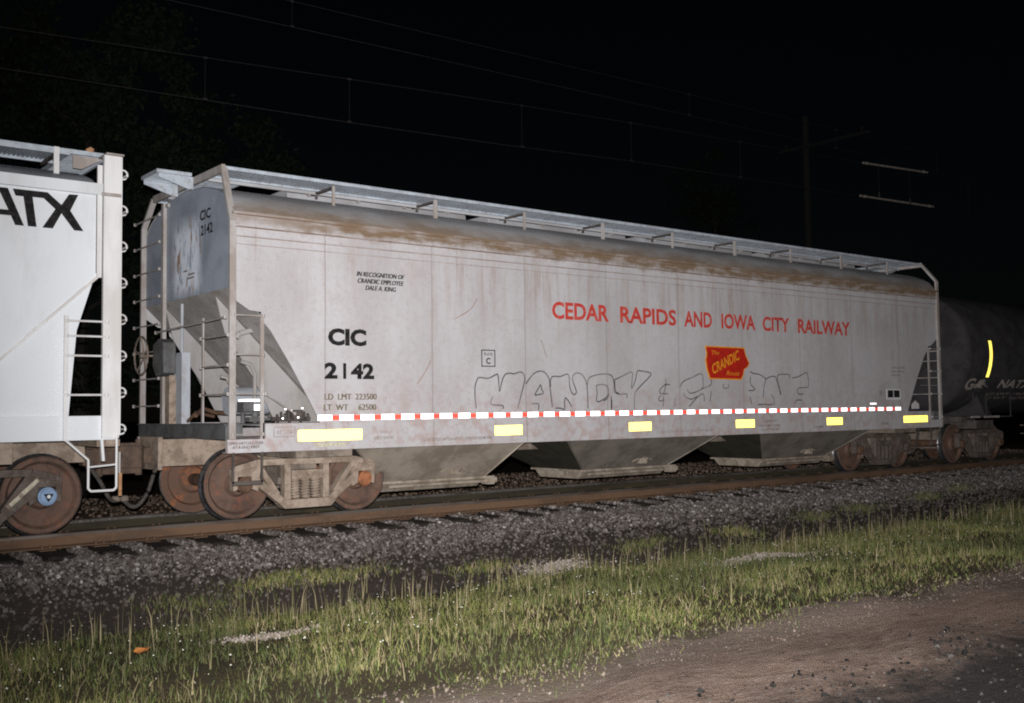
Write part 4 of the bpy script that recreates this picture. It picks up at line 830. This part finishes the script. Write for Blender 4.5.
m = MB(); m.tube([tpt(18.3, 1.82), tpt(18.5, 1.86), tpt(18.75, 1.80)], .018, 5); m.build('emblem', M['tanktext'], T)
text_mesh('reporting_mark', 'NATX 3', 19.25, 21.3, 1.77, 1.97, M['tanktext'], T, face=tpt, bold=.03, shear=.15)
text_mesh('stencil', 'LD LMT  196300', 19.0, 21.2, 1.60, 1.66, M['tanktext'], T, face=tpt, bold=.0); text_mesh('stencil', 'LT WT  66700', 19.0, 21.2, 1.50, 1.56, M['tanktext'], T, face=tpt, bold=.0)
m = MB(); zz = np.linspace(2.02, 2.88, 12)
for a, b in zip(zz, zz[1:]):
    p0, p1, p2, p3 = [tpt(x, z) for x, z in ((18.49, a), (18.62, a), (18.62, b), (18.49, b))]; m.add([p0, p1, p2, p3], [(0, 1, 2, 3)])
m.build('yellow_reflector', M['retro_yellow'], T)
for s, q in ((1, lambda a: a), (-1, lambda a: 52 - a)):
    m = MB(); m.box(*sorted((q(17.30), q(19.9))), -.30, .30, .78, 1.12); m.box(*sorted((q(17.2), q(17.42))), -1.42, 1.42, .98, 1.10); m.box(*sorted((q(18.35), q(19.15))), -1.15, 1.15, .80, 1.0); m.box(*sorted((q(17.42), q(19.4))), -1.5, -1.12, 1.075, 1.10); m.build('stub_sill', M['brace'], T)
    m = MB()
    for x in (17.62, 18.2, 19.35): m.tube([(q(x), -1.48, 1.10), (q(x), -1.48, 1.65)], .014, 6)
    m.tube([(q(17.62), -1.48, 1.65), (q(18.2), -1.48, 1.65)], .014, 6); m.build('handrail', M['tank'], T)
    m = MB(); m.box(*sorted((q(17.45), q(17.85))), -1.515, -1.50, 1.07, 1.11); m.box(*sorted((q(18.05), q(18.75))), -1.515, -1.50, 1.065, 1.11); m.build('step_plate', M['post'], T)
    m = MB(); m.prism([(-1.25, 1.10), (1.25, 1.10), (1.05, 1.60), (-1.05, 1.60)], 'x', *sorted((q(18.6), q(18.9)))); m.build('saddle', M['tank'], T)
    coupler(T, q(17.28), -s)
make_truck(T, 18.75, M['frame_dark'], (M['rust'], M['rust']), 'rusty brown truck under the near end of the tank car'); make_truck(T, 52 - 18.75, M['frame_dark'], (M['rust'], M['rust']), None)
m = MB(); m.tube([(19.9, -1.45, .86), (32.1, -1.45, .86)], .018, 6); m.tube([(19.9, -1.45, .66), (32.1, -1.45, .66)], .014, 6)
for x in (23, 26, 29): m.tube([(x, -1.45, .64), (x, -1.30, 1.9)], .014, 6)
m.build('safety_rail', M['under'], T)
m = MB(); m.rev((26, 0, 4.0), 'z', [(0, .001), (0, .5), (.38, .5), (.42, .45), (.42, .001)], 24); m.box(25.1, 26.9, -1.0, -.6, 4.02, 4.05); m.build('dome', M['tank'], T)
air_hose(T, [(17.25, -.30, .74), (17.1, -.33, .5), (16.98, -.32, .30), (16.9, -.3, .27)])
m = MB(); m.box(16.60, 16.66, -1.0, -.98, .60, .66); 

# ================================================================ OVERHEAD WIRES
def overhead(label, y, mess, cont, drops, extra=None):
    root = empty('overhead_line', (mess[0][0], y, mess[0][1]), label, 'overhead line', 'overhead lines behind the train')
    def zi(L, x): return float(np.interp(x, [p[0] for p in L], [p[1] for p in L]))
    for nm, L, r in (('messenger_wire', mess, .006), ('contact_wire', cont, .007)):
        if L:
            m = MB(); m.tube([(a, y, b) for a, b in L], r, 5); m.build(nm, M['wire'], root)
    for x in drops:
        m = MB(); m.tube([(x, y, zi(cont, x)), (x, y, zi(mess, x))], .004, 5); m.tube([(x - .04, y, zi(cont, x) + .02), (x + .04, y, zi(cont, x) + .02)], .02, 6); m.tube([(x - .04, y, zi(mess, x)), (x + .04, y, zi(mess, x))], .02, 6); m.build('dropper', M['wire'], root)
    for f in (extra or []):
        m = MB(); f(m, root)
    return root
def insul(m, root):
    for L in (((23.5, 9.07), (27.3, 9.26)), ((23.3, 7.99), (27.6, 8.12))):
        q = MB(); q.tube([(L[0][0], 4.99, L[0][1]), (L[1][0], 4.99, L[1][1])], .034, 8)
        for t in (.06, .94): q.tube([(L[0][0] + (L[1][0] - L[0][0]) * t - .03, 4.99, L[0][1] + (L[1][1] - L[0][1]) * t), (L[0][0] + (L[1][0] - L[0][0]) * t + .03, 4.99, L[0][1] + (L[1][1] - L[0][1]) * t)], .046, 8)
        q.build('section_insulator', M['insulator'], root)
    for x in (24.3, 26.1):
        q = MB(); q.tube([(x, 4.95, 8.02), (x, 4.95, 8.22)], .03, 8); q.tube([(x, 4.95, 8.22), (x, 4.95, 9.1)], .005, 5); q.build('insulator_hanger', M['wire'], root)
overhead('overhead line behind the train whose wires carry two pale insulator rods at right', 5.0,
         [(-20, 7.6), (-1.68, 7.92), (5.11, 8.29), (8.96, 8.49), (13.24, 8.69), (18, 8.86), (23.5, 9.07), (27.3, 9.26), (45, 9.6), (80, 9.9)],
         [(-20, 7.0), (-1.67, 7.22), (4.94, 7.37), (8.94, 7.5), (13.2, 7.7), (18, 7.84), (23.3, 7.99), (27.6, 8.12), (45, 8.4), (80, 8.6)], (-4.5, 1.9, 5.0, 9.6, 13.2, 17.5, 30, 36), [insul])
overhead('upper overhead line behind the train with a single long pair of wires', 5.6,
         [(-20, 9.6), (3.4, 9.88), (9.4, 9.98), (16.1, 10.1), (40, 10.4), (80, 10.6)],
         [(-20, 9.1), (1.2, 9.3), (4.1, 9.35), (9.4, 9.42), (16.1, 9.5), (40, 9.8), (80, 10.0)], (4.0, 16.1, 23, 29))
root = empty('utility_pole', (24.6, 7.9, -.5), 'dark timber pole behind the train beside the insulated wires', 'pole')
m = MB(); m.tube([(24.6, 7.9, -.6), (24.6, 7.9, 11.4)], .17, 12, .12); m.build('shaft', M['wood_pole'], root)
for z in (10.3,):
    m = MB(); m.bar((24.45, 5.3, z), (24.45, 8.9, z), .09, .09); b = m.build('crossarm', M['wood_pole'], root)
    for y in (5.6, 8.6): m = MB(); m.tube([(24.45, y, z + .05), (24.45, y, z + .22)], .04, 8); m.build('pin_insulator', M['wood_pole'], b)

# ================================================================ TREES
def tree(x, y, h, r, label, nleaf, seed, zlow=2.2):
    rg = np.random.default_rng(seed); rd = random.Random(seed); zb = -.5
    root = empty('tree', (x, y, zb), label, 'tree', 'trees behind the train')
    m = MB(); pts = [(x, y, zb - .1)]; px, py = x, y
    for k in range(1, 8): px += rd.uniform(-.15, .15); py += rd.uniform(-.15, .15); pts.append((px, py, zb + h * .11 * k))
    m.tube(pts, .032 * h * .8, 9, .05); m.build('trunk', M['bark'], root)
    ends = []; lm = MB()
    for k in range(16):
        i = rd.randint(2, 7); p = Vector(pts[i]); t = rd.uniform(0, 2 * pi); L = r * rd.uniform(.5, 1.0) * (1.15 - .4 * i / 7)
        q = p + Vector((cos(t) * L * .5, sin(t) * L * .5, L * .35)); e = p + Vector((cos(t) * L, sin(t) * L, L * rd.uniform(.3, .8)))
        lm.tube([p, q, e], .055, 6, .015); ends += [q, e, (q + e) / 2]
    lm.build('limbs', M['bark'], root)
    for k in range(26):
        t = rd.uniform(0, 2 * pi); rr = r * math.sqrt(rd.random()); zz = rd.uniform(zlow, h); f = math.sqrt(max(0, 1 - ((zz - h * .52) / (h * .56)) ** 2)); ends.append(Vector((x + rr * f * cos(t), y + rr * f * sin(t), zb + zz)))
    C = np.array([tuple(e) for e in ends]); ci = rg.integers(0, len(C), nleaf); rad = rg.uniform(.4, 1.0, len(C))[ci]
    d = rg.normal(size=(nleaf, 3)); d /= np.linalg.norm(d, axis=1)[:, None]; P = C[ci] + d * (rad * rg.random(nleaf) ** .4)[:, None] * np.array([1.1, 1.1, .75])
    u = rg.normal(size=(nleaf, 3)); u /= np.linalg.norm(u, axis=1)[:, None]; w = np.cross(u, rg.normal(size=(nleaf, 3))); w /= np.linalg.norm(w, axis=1)[:, None]
    s = rg.uniform(.05, .11, nleaf)[:, None]
    v = np.stack([P - u * s, P + w * s * .5, P + u * s, P - w * s * .5], 1).reshape(-1, 3) - np.array([x, y, zb])
    o = fastmesh('foliage', v, np.arange(nleaf * 4).reshape(-1, 4), M['leaves']); o.parent = root
tree(-3.6, 11.5, 14.0, 3.6, 'dense dark tree standing behind the white hopper at far left', 26000, 1)
tree(1.6, 12.0, 13.0, 3.2, 'dark leafy tree rising behind the gap between the two hoppers', 24000, 2)
tree(6.4, 14.0, 10.5, 2.7, 'shorter dark tree above the left end of the grey hopper', 20000, 3)
tree(13.0, 17.0, 8.0, 2.5, 'low dark tree hidden mostly behind the middle of the grey hopper', 9000, 4)
tree(28.0, 15.0, 12.5, 2.6, 'faint dark tree seen above the right part of the grey hopper', 13000, 5)
tree(36.0, 20.0, 11.0, 3.0, 'far dark tree above the right end of the grey hopper', 8000, 6)

# ================================================================ LIGHT, SKY, CAMERA
w = bpy.data.worlds.new('World'); SC.world = w; w.use_nodes = True; nt = w.node_tree
sky = nt.nodes.new('ShaderNodeTexSky'); sky.sky_type = 'NISHITA'; sky.sun_disc = False; sky.sun_elevation = radians(20); sky.sun_rotation = radians(200); sky.air_density = 1.0; sky.dust_density = .5
bg = nt.nodes['Background']; nt.links.new(sky.outputs[0], bg.inputs[0]); bg.inputs[1].default_value = SKY
cam = bpy.data.cameras.new('camera'); co = bpy.data.objects.new('camera', cam); COL.objects.link(co); SC.camera = co
r = Vector((0.78418471, -0.62040638, -0.01225836)); u = Vector((-0.02475652, -0.05101868, 0.99839081)); d = Vector((0.62003343, 0.78261933, 0.05536717))
mt = Matrix((( r.x, u.x, -d.x), (r.y, u.y, -d.y), (r.z, u.z, -d.z))).to_4x4(); CP = Vector((-5.76, -13.911, 1.384)); mt.translation = CP; co.matrix_world = mt
cam.sensor_width = 36; cam.lens = 1052.15 / 1024 * 36; cam.clip_end = 2000; cam.clip_start = .05
# the flash on top of the camera
L = bpy.data.lights.new('camera_flash', 'SPOT'); L.energy = FLASH; L.color = (1.0, .975, .975); L.spot_size = radians(SPOT); L.spot_blend = 1.0; L.shadow_soft_size = .03
lo_ = bpy.data.objects.new('camera_flash', L); COL.objects.link(lo_)
lo_.location = CP + u * .16 - r * .02
aim = (r * (AIM[0] - 512) / 1052.15 - u * (AIM[1] - 351.5) / 1052.15 + d).normalized()
lo_.rotation_euler = aim.to_track_quat('-Z', 'Y').to_euler()
SC.view_settings.view_transform = 'Standard'; SC.view_settings.look = 'None'; SC.view_settings.exposure = 0; SC.view_settings.gamma = 1; SC.view_settings.use_curve_mapping = False
SC.render.engine = 'CYCLES'; SC.cycles.use_denoising = False; SC.cycles.max_bounces = 4; SC.cycles.filter_width = 2.0
